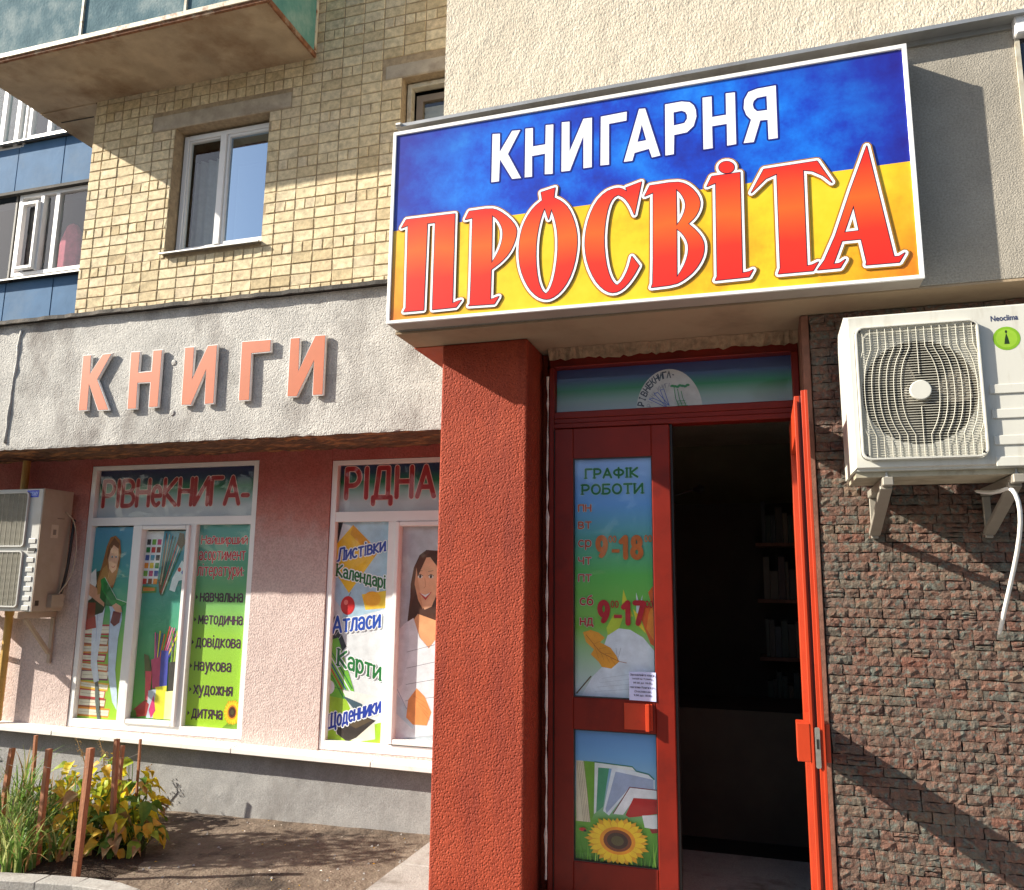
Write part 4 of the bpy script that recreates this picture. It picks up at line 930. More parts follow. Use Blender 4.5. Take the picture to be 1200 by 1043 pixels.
def p_woman(mb, P_0, y):
    P = lambda a, c: P_0(max(0, a-.13) if a < .99 else 1, c)
    s = lambda pts, c: sh(mb, P, y, pts, c)
    sheet(mb, P, y, ink(rgb(190, 200, 208)))
    s([(.22, .36), (.30, .66), (.34, .80), (.42, .86), (.52, .885), (.72, .88), (.8, .7), (.8, .5), (.5, .45)], rgb(80, 45, 30))
    s([(.36, .55), (.42, .58), (.70, .55), (.76, .50), (.60, .40), (.44, .46)], rgb(235, 170, 120))
    s([(.36, .80), (.44, .845), (.58, .85), (.70, .80), (.70, .68), (.62, .615), (.52, .60), (.42, .645), (.36, .72)], rgb(240, 185, 145))
    s([(.34, .80), (.42, .85), (.56, .875), (.46, .80), (.38, .74), (.36, .66), (.30, .60), (.30, .72)], rgb(95, 52, 32))
    for ex in (.44, .60): s(ell(ex, .757, .036, .0085, 12), rgb(250, 246, 240)); s(ell(ex, .757, .018, .0085, 10), rgb(55, 35, 25)); st(mb, P, y, [(ex-.04, .760), (ex, .768), (ex+.04, .760)], .004, rgb(45, 25, 20)); st(mb, P, y, [(ex-.04, .782), (ex+.03, .785)], .003, rgb(80, 45, 30))
    s([(.36, .72), (.42, .645), (.50, .60), (.46, .66), (.41, .74), (.38, .80)], rgb(222, 160, 120)); st(mb, P, y, [(.51, .75), (.525, .71), (.50, .702)], .004, rgb(205, 135, 100)); s([(.43, .68), (.52, .67), (.62, .685), (.53, .645)], rgb(200, 60, 60)); s([(.45, .677), (.52, .670), (.60, .681), (.53, .658)], rgb(250, 250, 250))
    s([(.0, .48), (.22, .53), (.36, .56), (.46, .47), (.60, .42), (.78, .50), (1, .5), (1, .05), (.0, .0)], rgb(232, 234, 240))
    s([(.05, .50), (.28, .545), (.32, .40), (.22, .25), (.06, .22)], rgb(222, 226, 233))
    for k in range(4): st(mb, P, y, [(.28, .40-.075*k), (.70, .44-.08*k)], .003, rgb(120, 125, 140))
    s([(.0, .22), (.26, .16), (.44, .10), (.40, .05), (.0, .12)], rgb(205, 222, 235)); st(mb, P, y, [(.0, .24), (.3, .14), (.44, .12)], .003, rgb(110, 150, 190))
    s([(.32, .18), (.44, .235), (.56, .20), (.66, .13), (.60, .07), (.40, .07), (.30, .10)], rgb(240, 155, 90))
    for k in range(4): st(mb, P, y, [(.40+.04*k, .20-.02*k), (.58+.02*k, .17-.025*k)], .002, rgb(195, 105, 55))
# window 1
r1 = pane_rect((105.6, 619.1), (141.1, 846.3), (85.9, 841.1)); r1 = (r1[0], (at(160.1, 618, YG)[0]+at(141.1, 846, YG)[0])/2, at(113, 844, YG)[1], at(133, 619, YG)[1])
r2 = ((at(172.2, 624, YG)[0]+at(153.9, 842, YG)[0])/2, (at(223, 623, YG)[0]+at(206.8, 844, YG)[0])/2, at(180, 843, YG)[1], at(197, 623.5, YG)[1])
r3 = ((at(234.4, 616, YG)[0]+at(217.1, 853, YG)[0])/2, (at(294.8, 615, YG)[0]+at(278.2, 858, YG)[0])/2, at(248, 856, YG)[1], at(264, 615.5, YG)[1])
r0 = (at(112.5, 580, YG)[0], at(297, 580, YG)[0], at(205, 606, YG)[1], at(205, 550, YG)[1])
tz0, tz1 = r3[3]+.004, r0[2]
w1 = display_window(W1, None, [(r1[1]+.002, r2[0]-.032), (r2[1]+.032, r3[0]-.001)], (tz0, tz1), [(r2[0]-.034, r2[1]+.034, r2[2]-.034, tz0-.003)], 'window with the girl, pencil and text prints')
def glaze(r, wf, fn, y=YG):
    P = pane_map(r[0]-.012, r[1]+.012, r[2]-.006, r[3]+.008); poster(P, wf, fn, y)
    q = MB(); q.box(r[0]-.012, r[1]+.012, y-.020, y-.016, r[2]-.006, r[3]+.008); q.build('pane', M['shop_glass'], wf)
    q = MB()
    x0, x1, z0, z1 = r[0]-.001, r[1]+.001, r[2]-.001, r[3]+.001
for r, fn in ((r1, p_girl), (r2, p_school), (r3, p_list)): glaze(r, w1, fn)
glaze(r0, w1, p_banner('РІВНеКНИГА-', .06, .96, .26, .78))
# window 2
s1 = ((at(392.1, 614, YG)[0]+at(376.4, 865, YG)[0])/2, (at(459.1, 611, YG)[0]+at(447.5, 872, YG)[0])/2, at(412, 868.5, YG)[1], at(425, 612.5, YG)[1])
s2 = ((at(473.7, 618, YG)[0]+at(462, 864, YG)[0])/2, 0, at(480, 866, YG)[1], at(490, 618, YG)[1]); s2 = (s2[0], s2[0]+.50, s2[2], s2[3])
s0 = (at(395, 570, YG)[0], -1.50, at(430, 600, YG)[1], at(430, 539, YG)[1])
w2 = display_window(W2, None, [(s1[1]+.002, s2[0]-.032), (s2[1]+.032, s2[1]+.10)], (s1[3]+.004, s0[2]), [(s2[0]-.034, s2[1]+.034, s2[2]-.034, s1[3]+.001)], 'window with the tilted words and smiling woman prints')
glaze(s1, w2, p_words); glaze(s2, w2, p_woman); glaze((s2[1]+.11, -1.5, s1[2], s1[3]), w2, lambda mb, P, y: sheet(mb, P, y, ink(rgb(165, 205, 50))))
k_ = (at(502, 570, YG)[0]-s0[0])/(s0[1]-s0[0]); a_ = (at(407, 570, YG)[0]-s0[0])/(s0[1]-s0[0])
glaze(s0, w2, p_banner('РІДНА КНИГА', a_+.003, a_+(k_-a_)*2.45, .28, .82))
q = MB(); q.box(-9, -1.4, YA+.12, YA+.14, -1.22, 1.0); q.build('window_backing', M['room_black'], B)  # unseen black sheet added to stop light leaking behind the prints

# ------------------------------------------------------------------ door prints
gradz('print_schedule', pz1b, pz1t, [(0, rgb(205, 215, 225)), (.28, rgb(130, 190, 70)), (.5, rgb(95, 185, 85)), (.66, rgb(90, 165, 160)), (.8, rgb(100, 160, 225)), (1, rgb(150, 185, 240))])
gradz('print_field', pz2b, pz2t, [(0, rgb(70, 140, 30)), (.3, rgb(110, 175, 50)), (.55, rgb(150, 190, 210)), (.8, rgb(110, 165, 215)), (1, rgb(90, 140, 200))])
serif_rng = random.Random(2)
def serif_word(mb, P, y, body, x0, x1, z0, z1, col):
    """block capitals with slab feet"""
    mb.flat(y, pen_word(body, P, x0, x1, z0, z1, .23, 0, True, .0025), ink(rgb(150, 190, 215))); mb.flat(y, pen_word(body, P, x0, x1, z0, z1, .23, 0, True), ink(col))
    n = 0; wl = 0
    for i, chh in enumerate(''):
        a = x0+wl*i+wl*.10; c = a+wl*.80
        raw_tris(mb, y, text_in(chh, P, a, c, z0, z1, .035), ink(col))
        W = .0065
        feet = {'Г': (.0,), 'Р': (.0,), 'А': (.04, .8), 'Ф': (), 'І': (.3,), 'К': (0, .78), 'О': (), 'Б': (0,), 'Т': (.38,), 'И': (0, .78), 'Р': (.0,)}.get(chh, ())
        for f in feet:
            fx = a+(c-a)*f; sh(mb, P, y, [(fx-.012, z0-.001), (fx+.052, z0-.001), (fx+.052, z0+W*.8), (fx-.012, z0+W*.8)], col)
            if chh in 'ГРКИІФ': sh(mb, P, y, [(fx-.012, z1-W*.8), (fx+.052, z1-W*.8), (fx+.052, z1+.001), (fx-.012, z1+.001)], col)
def p_schedule(mb, P, y):
    s = lambda pts, c: sh(mb, P, y, pts, c)
    sheet(mb, P, y, M['print_schedule'])
    s([(.36, .20), (.42, .255), (.55, .28), (.70, .275), (.86, .245), (1, .19), (1, 0), (.08, 0), (.22, .08), (.34, .12), (.44, .16)], rgb(222, 230, 240))
    s([(1, .46), (.93, .43), (.98, .37), (.86, .38), (.80, .36), (.86, .30), (.95, .22), (1, .21)], rgb(225, 100, 35)); s([(1, .40), (.93, .34), (.90, .28), (1, .23)], rgb(240, 140, 50))
    s([(.62, .44), (.68, .38), (.74, .33), (.66, .33), (.60, .38)], rgb(215, 215, 60)); s([(.78, .43), (.82, .38), (.86, .42), (.84, .34), (.78, .34)], rgb(225, 235, 240)); s([(.40, .28), (.5, .34), (.62, .33), (.56, .28), (.42, .25)], rgb(190, 210, 60)); s([(.74, .36), (.78, .30), (.90, .26), (.80, .34)], rgb(240, 215, 60))
    s([(.10, .26), (.20, .27), (.30, .26), (.38, .24), (.32, .22), (.45, .20), (.52, .17), (.56, .145), (.46, .115), (.34, .12), (.30, .14), (.20, .17), (.24, .19), (.14, .22)], rgb(235, 160, 40)); st(mb, P, y, [(.14, .25), (.32, .18), (.56, .145), (.65, .14)], .0025, rgb(170, 90, 25))
    for k in range(4): st(mb, P, y, [(.24+.07*k, .212-.018*k), (.32+.07*k, .225-.025*k)], .0014, rgb(190, 110, 30)); st(mb, P, y, [(.24+.07*k, .212-.018*k), (.30+.07*k, .155-.008*k)], .0014, rgb(190, 110, 30))
    st(mb, P, y, [(.52, .20), (.54, .15), (.58, .20)], .0012, rgb(110, 120, 130)); st(mb, P, y, [(.02, .01), (.20, .08)], .006, rgb(90, 70, 40))
    for k in range(4): st(mb, P, y, [(.25+.03*k, .02+.018*k), (.95, .045+.022*k)], .001, rgb(165, 175, 190))
    G_ = rgb(20, 105, 55)
    serif_word(mb, P, y, 'ГРАФІК', .145, .82, .918, .957, G_); serif_word(mb, P, y, 'РОБОТИ', .10, .88, .848, .888, G_)
    ob, dr = rgb(205, 95, 60), rgb(175, 30, 60)
    for t, c, x1 in (('пн', .787, .21), ('вт', .713, .21), ('ср', .634, .21), ('чт', .560, .21), ('пт', .487, .21)): tx(mb, P, y, t, .05, x1, c-.0135, c+.0135, rgb(190, 70, 40), .22, outline=rgb(170, 195, 190), ow=.0025)
    for t, c in (('сб', .388), ('нд', .304)): tx(mb, P, y, t, .07, .23, c-.0135, c+.0135, rgb(185, 25, 40), .24, outline=rgb(180, 205, 170), ow=.0025)
    br = rgb(195, 105, 45)
    for c, col, last in ((.617, br, '8'), (.344, rgb(185, 30, 45), '7')):
        o = .02 if last == '7' else 0
        tx(mb, P, y, '9', .30+o, .40+o, c-.042, c+.042, col, .26); tx(mb, P, y, '00', .445+o, .535+o, c+.022, c+.048, col, .16); s([(.48+o, c-.022), (.58+o, c-.022), (.58+o, c-.008), (.48+o, c-.008)], col)
        tx(mb, P, y, '1', .60+o, .67+o, c-.042, c+.042, col, .26); tx(mb, P, y, last, .745+o, .85+o, c-.042, c+.042, col, .26); tx(mb, P, y, '00', .90, .985, c+.024, c+.050, col, .16)
def p_field(mb, P, y):
    s = lambda pts, c: sh(mb, P, y, pts, c)
    sheet(mb, P, y, M['print_field']); f = lambda v: 1-(1-v)*.43*1.0
    Q = lambda pts: [(a, 1-(858-0-b)*0) for a, b in pts]
    # x in 0..1, z: picture pixels below the sheet's top, mapped by zz
    H = 1/ (1.0*(pz2t-pz2b)); T = lambda px, py: ((px-115)/350, 1-((py-190)/668*(.655))*H*.98)
    R = lambda pts, c: s([T(*p) for p in pts], c)
    R([(118, 345), (150, 345), (180, 640), (118, 640)], rgb(225, 215, 185)); R([(150, 345), (200, 345), (210, 560), (180, 640)], rgb(110, 165, 40))
    for k in range(5): st(mb, P, y, [T(122+8*k, 350), T(150+7*k, 640)], .002, rgb(160, 140, 110))
    R([(200, 345), (365, 355), (380, 375), (240, 372), (205, 590), (195, 600)], rgb(225, 232, 230)); R([(215, 372), (262, 372), (235, 560), (205, 590)], rgb(70, 150, 110)); st(mb, P, y, [T(200, 346), T(362, 356), T(380, 378)], .005, rgb(40, 120, 90))
    R([(275, 365), (380, 378), (440, 392), (455, 410), (455, 455), (350, 460), (260, 600), (235, 580)], rgb(222, 232, 240)); R([(290, 385), (450, 410), (450, 455), (350, 455), (250, 590), (245, 570)], rgb(160, 175, 205)); st(mb, P, y, [T(380, 376), T(430, 386), T(452, 408)], .006, rgb(50, 120, 110))
    R([(350, 453), (465, 458), (465, 500), (370, 505), (320, 590), (275, 590)], rgb(235, 238, 242)); R([(365, 505), (465, 503), (465, 570), (390, 590), (345, 600), (330, 590)], rgb(185, 30, 30)); st(mb, P, y, [T(278, 588), T(350, 455), T(465, 459)], .004, rgb(120, 25, 30))
    R([(400, 585), (465, 575), (465, 645), (410, 640)], rgb(235, 238, 240)); R([(430, 645), (465, 640), (465, 660), (440, 665)], rgb(150, 30, 30))
    rr_ = random.Random(8)
    for k in range(90):
        x = rr_.uniform(115, 465); h = rr_.uniform(90, 240); b = rr_.uniform(-60, 60); y0 = 1010+rr_.uniform(-40, 60)
        s([T(max(115, x-7), y0), T(min(465, x+7), y0), T(max(116, min(464, x+b*.5+3)), y0-h*.7), T(max(116, min(464, x+b)), y0-h-rr_.random()*120)], [rgb(60, 140, 30), rgb(120, 190, 50), rgb(90, 165, 40), rgb(160, 210, 80), rgb(40, 110, 30)][k % 5])
    c = T(297, 712); sunflower(mb, P, y, c[0], c[1], 112*.655/668*H*1.02, 2.08)
    c = T(148, 674); sh(mb, P, y, ell(c[0], c[1], .045, .012*1.2), rgb(200, 30, 30)); sh(mb, P, y, ell(c[0]+.03, c[1]-.008, .018, .009), rgb(40, 25, 25))
def p_transom(mb, P, y):
    sheet(mb, P, y, M['print_transom']); cx, cz = at(784, 480, y); R0_ = .170
    pts = [(cx+R0_*math.cos(math.radians(a)), cz-.012+R0_*1.34*math.sin(math.radians(a))) for a in range(4, 177, 6)]
    zmin = P(0, 0)[1]+.003; pts = [(a, max(zmin, b)) for a, b in pts]
    mb.flat(y, [pts], ink(rgb(205, 205, 205)))
    g1, n1, bl_ = rgb(40, 120, 70), rgb(40, 55, 75), rgb(90, 110, 190)
    def arc(txt, r, a0, a1, h, col, wt):
        n = len(txt)
        for i, chh in enumerate(txt):
            if chh == ' ': continue
            a = math.radians(a0+(a1-a0)*(i+.5)/n); ox, oz = cx+r*math.cos(a), cz-.012+r*1.34*math.sin(a); th = a-math.pi/2; wd = h*.62 if chh not in 'І-' else h*.25
            hh = h*.15 if chh == '-' else h
            t = [[(ox+(u_-.5)*wd*math.cos(th)-(v_-.5)*hh*math.sin(th), oz+(u_-.5)*wd*math.sin(th)+(v_-.5)*hh*math.cos(th)) for u_, v_ in tr] for tr in glyphs(chh, wt)]
            raw_tris(mb, y, t, ink(col))
    arc('РІВНЕКНИГА-', R0_*.87, 170, 76, .038, n1, .03); arc('РІДНА КНИГА', R0_*.62, 168, 84, .024, rgb(150, 150, 165), .0)
    for a0, s_ in ((150, .5), (128, .55), (108, .5)):                  # fanned pages of an open book
        a = math.radians(a0); p0 = (cx-.01, zmin+.004); p1 = (p0[0]+.095*math.cos(a)*1.1, p0[1]+.10*math.sin(a)); p2 = (p1[0]+.018, p1[1]+.006)
        mb.flat(y, stroke([p0, p1, p2, (p0[0]+.012, p0[1]+.012)], .0035), ink(bl_))
    for k in range(3): mb.flat(y, stroke([(cx+.028+.018*k, zmin+.112-.012*k), (cx+.036+.018*k, zmin+.05), (cx+.05+.018*k, zmin+.012)], .0035), ink(rgb(50, 140, 80)))
    for k in range(7): mb.flat(y, [[(cx+.02+.013*k+a, zmin+.118-.003*(k % 3)+b) for a, b in disc(0, 0, .011, .007, 7)]], ink(rgb(50, 140, 80)))
    for k in range(3): mb.flat(y, stroke([(cx+.045, zmin+.014+.011*k), (cx+.095-.006*k, zmin+.010+.013*k)], .003), ink(rgb(50, 140, 80)))
yd = YD-.012
poster(pane_map(gxl+.004, gxr-.004, pz1b+.004, pz1t-.004), lf, p_schedule, yd+.006)
poster(pane_map(gxl+.004, gxr-.004, pz2b+.004, pz2t-.004), lf, p_field, yd+.006)
for a, c in ((pz1t, pz1b), (pz2t, pz2b)):
    q = MB(); q.box(gxl+.004, gxr-.004, yd-.012, yd-.009, c+.004, a-.004); q.build('pane', M['shop_glass'], lf)
poster(pane_map(-1.030, .172, ztl, zth), tr, p_transom, YD+.036)
# paper notice taped over the corner of the glass
nx0, nz1 = at(737, 787, YD-.04); nx1, nz0 = at(769, 822, YD-.04); q = MB(); yn = YD-.037
q.add([(nx0, yn+.001, nz0), (nx1, yn-.003, nz0-.002), (nx1, yn, nz1), (nx0, yn, nz1)], [(0, 1, 2, 3)], mat('paper', rgb(205, 210, 245), .8, .03, 20))
for k, t in enumerate(('Замовляйте книги', 'телефон: 9 ранку', '09-00 до 18-00', 'магазин Книги в м.', 'Січеславська', '9.00 до 18.00')):
    Pn = pane_map(nx0, nx1, nz0, nz1); zc_ = .90-.145*k; wdt = (.45, .38, .34, .46, .30, .33)[k]
    raw_tris(q, yn-.0035, text_in(t, Pn, .5-wdt, .5+wdt, zc_-.04, zc_+.04, .02), ink(rgb(50, 50, 80)))
tag(q.build('paper_notice'), 'small white paper notice taped at the lower corner of the schedule print', 'notice')

# ------------------------------------------------------------------ shop sign
sgn = thing('shop_sign', 'large blue and yellow shop sign reading КНИГАРНЯ ПРОСВІТА over the door', 'sign', (at(760, 350, YS)[0], YS, at(760, 352, YS)[1]))
c4 = [at(453.7, 379.7, YS), at(1081.9, 326, YS), at(1064.6, 50, YS), at(459.4, 155.3, YS)]
xa = (c4[0][0]+c4[3][0])/2; xb = (c4[1][0]+c4[2][0])/2
c4 = [(xa, c4[0][1]), (xb, c4[1][1]), (xb, c4[2][1]), (xa, c4[3][1])]
bz = lambda x: c4[0][1]+(c4[1][1]-c4[0][1])*(x-xa)/(xb-xa); tzz = lambda x: c4[3][1]+(c4[2][1]-c4[3][1])*(x-xa)/(xb-xa)
q = MB(); q.prism([(xa+.003, bz(xa)+.003), (xb-.003, bz(xb)+.003), (xb-.003, tzz(xb)-.003), (xa+.003, tzz(xa)-.003)], YS+.012, YU-.003)
q.build('sign_box', mat('sign_box_grey', (.36, .32, .28), .5, .1, 6), sgn)
q = MB(); w_ = .019
q.prism(c4, YS, YS+.0115, None, [[(xa+w_, bz(xa)+w_*.9), (xb-w_, bz(xb)+w_*.9), (xb-w_, tzz(xb)-w_*1.1), (xa+w_, tzz(xa)-w_*1.1)]])
q.build('sign_frame', mat('sign_frame_white', (.85, .84, .82), .35, .03, 5), sgn, bevel=.002)
yf = YS+.008; zl, zr = at(462, 270, YS)[1], at(1069, 187.5, YS)[1]
m, nt, b = newmat('sign_blue'); p = pos(nt); sset(b, .35)
sx = ND(nt, 'ShaderNodeSeparateXYZ'); nt.links.new(p, sx.inputs[0])
f1 = ramp(nt, noise(nt, p, 2.6, 9, .68), [(.30, rgb(28, 26, 130)), (.45, rgb(18, 62, 185)), (.58, rgb(18, 105, 215)), (.72, rgb(38, 140, 232))])
mr = ND(nt, 'ShaderNodeMapRange'); mr.inputs[1].default_value = .0; mr.inputs[2].default_value = 1.0
vd = ND(nt, 'ShaderNodeVectorMath', operation='DISTANCE'); mpn = ND(nt, 'ShaderNodeMapping'); mpn.inputs['Scale'].default_value = (.62, 0, 1.1)
nt.links.new(p, mpn.inputs[0]); nt.links.new(mpn.outputs[0], vd.inputs[0]); vd.inputs[1].default_value = (-.52*.62, 0, 1.90*1.1)
nt.links.new(vd.outputs['Value'], mr.inputs[0])
ed_ = ramp(nt, mr.outputs[0], [(.50, (0, 0, 0)), (1.0, (1, 1, 1))])
nt.links.new(mixc(nt, ed_, f1, rgb(38, 22, 120)), b.inputs['Base Color'])
m, nt, b = newmat('sign_yellow'); p = pos(nt); sset(b, .35)
f1 = ramp(nt, noise(nt, p, 3.2, 8, .65), [(.33, rgb(226, 165, 25)), (.5, rgb(240, 196, 32)), (.68, rgb(244, 208, 48))])
mpn = ND(nt, 'ShaderNodeMapping'); mpn.inputs['Scale'].default_value = (.515, 0, .858); vd = ND(nt, 'ShaderNodeVectorMath', operation='DISTANCE')
nt.links.new(p, mpn.inputs[0]); nt.links.new(mpn.outputs[0], vd.inputs[0]); vd.inputs[1].default_value = (-.53*.515, 0, 1.80*.858)
ad = ND(nt, 'ShaderNodeMath', operation='MULTIPLY_ADD'); ad.inputs[1].default_value = .25; nt.links.new(noise(nt, p, 5, 6, .65), ad.inputs[0]); nt.links.new(vd.outputs['Value'], ad.inputs[2])
ed_ = ramp(nt, ad.outputs[0], [(.66, (0, 0, 0)), (.93, (1, 1, 1))]); nt.links.new(mixc(nt, ed_, f1, rgb(220, 95, 20)), b.inputs['Base Color'])
zbl = lambda x: zl+(zr-zl)*(x-at(462, 270, YS)[0])/(at(1069, 187, YS)[0]-at(462, 270, YS)[0])
i0, i1 = xa+w_*.8, xb-w_*.8
q = MB(); q.add([(i0, yf, zbl(i0)), (i1, yf, zbl(i1)), (i1, yf, tzz(i1)-w_*.8), (i0, yf, tzz(i0)-w_*.8)], [(0, 1, 2, 3)], M['sign_blue'])
q.add([(i0, yf, bz(i0)+w_*.8), (i1, yf, bz(i1)+w_*.8), (i1, yf, zbl(i1)), (i0, yf, zbl(i0))], [(0, 1, 2, 3)], M['sign_yellow'])
q.build('sign_face', None, sgn)
def L1(o, s, pts): return [at(o[0]+a/s, o[1]+c/s, YS) for a, c in pts]
Z5, Z6 = lambda p: L1((560, 120), 6.0, p), lambda p: L1((740, 80), 6.316, p)
K = {}
title = [
 (Z5([(100, 218), (152, 215), (150, 345), (238, 195), (295, 190), (208, 358), (300, 527), (238, 533), (152, 395), (145, 550), (92, 557)]), []),
 (Z5([(332, 180), (384, 175), (384, 305), (472, 290), (475, 155), (528, 150), (523, 497), (468, 500), (470, 355), (378, 372), (378, 517), (327, 522)]), []),
 (Z5([(588, 135), (642, 130), (642, 340), (740, 110), (800, 102), (798, 450), (740, 458), (740, 230), (645, 475), (585, 482)]), []),
 (Z5([(863, 95), (1045, 60), (1043, 122), (920, 145), (920, 432), (860, 438)]), []),
 (Z6([(55, 295), (100, 292), (212, 640), (150, 655), (128, 590), (21, 621), (5, 679), (-58, 687)]), [Z6([(75, 410), (108, 527), (42, 540)])]),
 (Z6([(247, 262), (370, 240), (430, 245), (460, 268), (475, 300), (480, 350), (460, 420), (410, 468), (315, 488), (312, 630), (250, 640)]), [Z6([(310, 320), (370, 308), (398, 318), (410, 340), (410, 368), (390, 400), (312, 418)])]),
 (Z6([(525, 212), (592, 203), (596, 355), (700, 338), (697, 180), (765, 172), (775, 555), (708, 567), (705, 405), (596, 423), (600, 585), (532, 595)]), []),
 (Z6([(1068, 120), (1083, 510), (1015, 520), (1008, 375), (953, 380), (905, 540), (830, 548), (885, 375), (850, 340), (830, 290), (835, 225), (865, 170), (930, 145)]), [Z6([(1000, 198), (1005, 303), (930, 312), (905, 290), (897, 262), (905, 235), (930, 212)])]),
]
A1, A2, A3, A4 = (lambda p: L1((460, 200), 5.79, p)), (lambda p: L1((600, 200), 6.519, p)), (lambda p: L1((740, 170), 5.79, p)), (lambda p: L1((870, 150), 5.49, p))
def smooth(pts, hard=1.0):                        # one corner-cutting pass that leaves sharp corners alone
    out = []; n = len(pts)
    for i in range(n):
        a, b_, c = Vector(pts[i-1]), Vector(pts[i]), Vector(pts[(i+1) % n]); d1, d2 = (b_-a), (c-b_)
        if d1.length < 1e-6 or d2.length < 1e-6: continue
        if d1.angle(d2) > .75: out.append(tuple(b_))
        else: out += [tuple(b_-d1*.25), tuple(b_+d2*.25)]
    return out
name_ = [
 (A1([(92, 332), (422, 292), (405, 900), (440, 885), (465, 878), (430, 925), (270, 942), (290, 350), (235, 357), (210, 945), (75, 957), (90, 930), (105, 370), (60, 388)]), []),
 (smooth(A1([(520, 275), (665, 255), (720, 270), (790, 320), (835, 375), (843, 420), (825, 490), (790, 560), (735, 620), (668, 670), (662, 875), (720, 853), (690, 903), (515, 915), (528, 900), (543, 318), (493, 330)])), [smooth(A1([(675, 300), (715, 330), (745, 385), (750, 440), (735, 510), (705, 575), (670, 628)]))]),
 (smooth(A2([(222, 165), (328, 130), (318, 205), (380, 235), (430, 285), (470, 370), (495, 470), (498, 580), (475, 720), (430, 840), (365, 930), (300, 975), (250, 983), (190, 960), (130, 900), (80, 800), (55, 700), (52, 580), (70, 460), (110, 360), (165, 280), (232, 225)])), [smooth(A2([(250, 285), (278, 370), (300, 290), (330, 370), (350, 480), (350, 640), (325, 810), (290, 910), (258, 942), (225, 915), (195, 830), (180, 690), (183, 540), (205, 410), (235, 310)]))]),
 (smooth(A2([(870, 130), (988, 85), (935, 335), (905, 265), (860, 205), (810, 183), (770, 205), (735, 270), (710, 390), (700, 540), (715, 700), (745, 810), (780, 865), (805, 875), (845, 840), (890, 750), (915, 655), (970, 725), (930, 800), (870, 880), (810, 925), (750, 932), (690, 900), (630, 830), (580, 720), (557, 600), (560, 480), (590, 350), (640, 240), (710, 165), (780, 135), (830, 132), (880, 160)])), []),
 (smooth(A3([(125, 275), (300, 248), (370, 262), (430, 310), (465, 370), (462, 430), (430, 490), (383, 533), (440, 580), (485, 640), (495, 700), (480, 770), (430, 850), (360, 910), (295, 945), (135, 965), (148, 930), (148, 320), (90, 345)])), [smooth(A3([(302, 295), (340, 330), (368, 385), (365, 440), (340, 500), (305, 548)])), smooth(A3([(305, 565), (350, 600), (385, 660), (388, 720), (370, 790), (340, 850), (307, 898)]))]),
 (A3([(545, 212), (735, 185), (752, 868), (800, 858), (825, 845), (798, 893), (570, 917), (582, 890), (572, 255), (512, 280)]), []),
 (A3([(645+52*math.cos(t*.3142), 150+40*math.sin(t*.3142)) for t in range(20)]), []),
 (A4([(138, 265), (480, 212), (575, 348), (520, 305), (450, 275), (390, 270), (415, 887), (450, 880), (488, 862), (455, 917), (232, 937), (245, 900), (222, 293), (150, 325), (58, 415)]), []),
 (A4([(800, 115), (975, 828), (1010, 825), (1045, 803), (1010, 862), (797, 880), (800, 860), (765, 713), (640, 725), (585, 875), (625, 870), (662, 845), (630, 898), (485, 912), (530, 850), (600, 690), (700, 390)]), [A4([(715, 495), (752, 660), (655, 672)])]),
]
halo = mat('halo_blue', rgb(22, 30, 120), .35); hy = mat('halo_ochre', rgb(165, 115, 25), .35); wht = mat('sign_white', (.88, .88, .88), .35); otl = mat('outline_dark', rgb(55, 8, 45), .35)
gradz('letter_red', 1.40, 2.0, [(0, rgb(222, 40, 28)), (.25, rgb(226, 50, 28)), (.5, rgb(240, 98, 30)), (.8, rgb(224, 48, 30)), (1, rgb(218, 38, 28))], .35, (1.5, .15))
ob = lambda lp, w: [t for t in edge_shapes(lp, w)]
for i, (outer, holes) in enumerate(title):
    q = MB(); tr = poly_hole(outer, holes); q.flat(yf-.001, tr+ob([outer]+holes, .0075), halo); q.flat(yf-.001, tr, wht); q.build('letter', None, sgn)
mb_h = MB()
for i, (outer, holes) in enumerate(name_):
    tr = poly_hole(outer, holes); q = MB(); k = .0004*i
    q.flat(yf-.002-k, tr+ob([outer]+holes, .0205), hy if True else halo)
    q.flat(yf-.0055-.00005*i, tr+ob([outer]+holes, .0145), wht); q.flat(yf-.0062, tr+ob([outer]+holes, .0034), otl); q.flat(yf-.0065, tr, M['letter_red']); q.build('letter', None, sgn)

# ------------------------------------------------------------------ the five raised letters on the concrete band
mat('salmon_face', (.47, .115, .040), .5, .05, 12, dirt=(.48, .14, .06), dscale=6, dlo=.6, dhi=.8)
LT = dict(
 a=[(65, 135), (103, 133), (97, 215), (152, 130), (195, 125), (130, 243), (180, 378), (130, 380), (92, 265), (85, 380), (43, 382)],
 b=[(275, 120), (318, 118), (310, 210), (365, 205), (372, 113), (415, 110), (395, 365), (352, 367), (360, 257), (307, 260), (300, 373), (258, 375)],
 c=[(512, 100), (556, 97), (545, 240), (613, 92), (657, 88), (640, 350), (597, 353), (606, 200), (540, 357), (495, 357)],
 d=[(762, 75), (893, 65), (890, 122), (808, 130), (797, 335), (747, 338)],
 e=[(975, 60), (1020, 56), (1012, 205), (1085, 48), (1133, 45), (1120, 312), (1072, 314), (1080, 160), (1005, 320), (960, 320)])
lab = dict(a='salmon letter К, first of the raised letters on the concrete band', b='salmon letter Н, second of the raised letters on the concrete band', c='salmon letter И between Н and Г on the concrete band', d='salmon letter Г, hook shaped, between the two И on the concrete band', e='salmon letter И, last of the raised letters, nearest the shop sign')
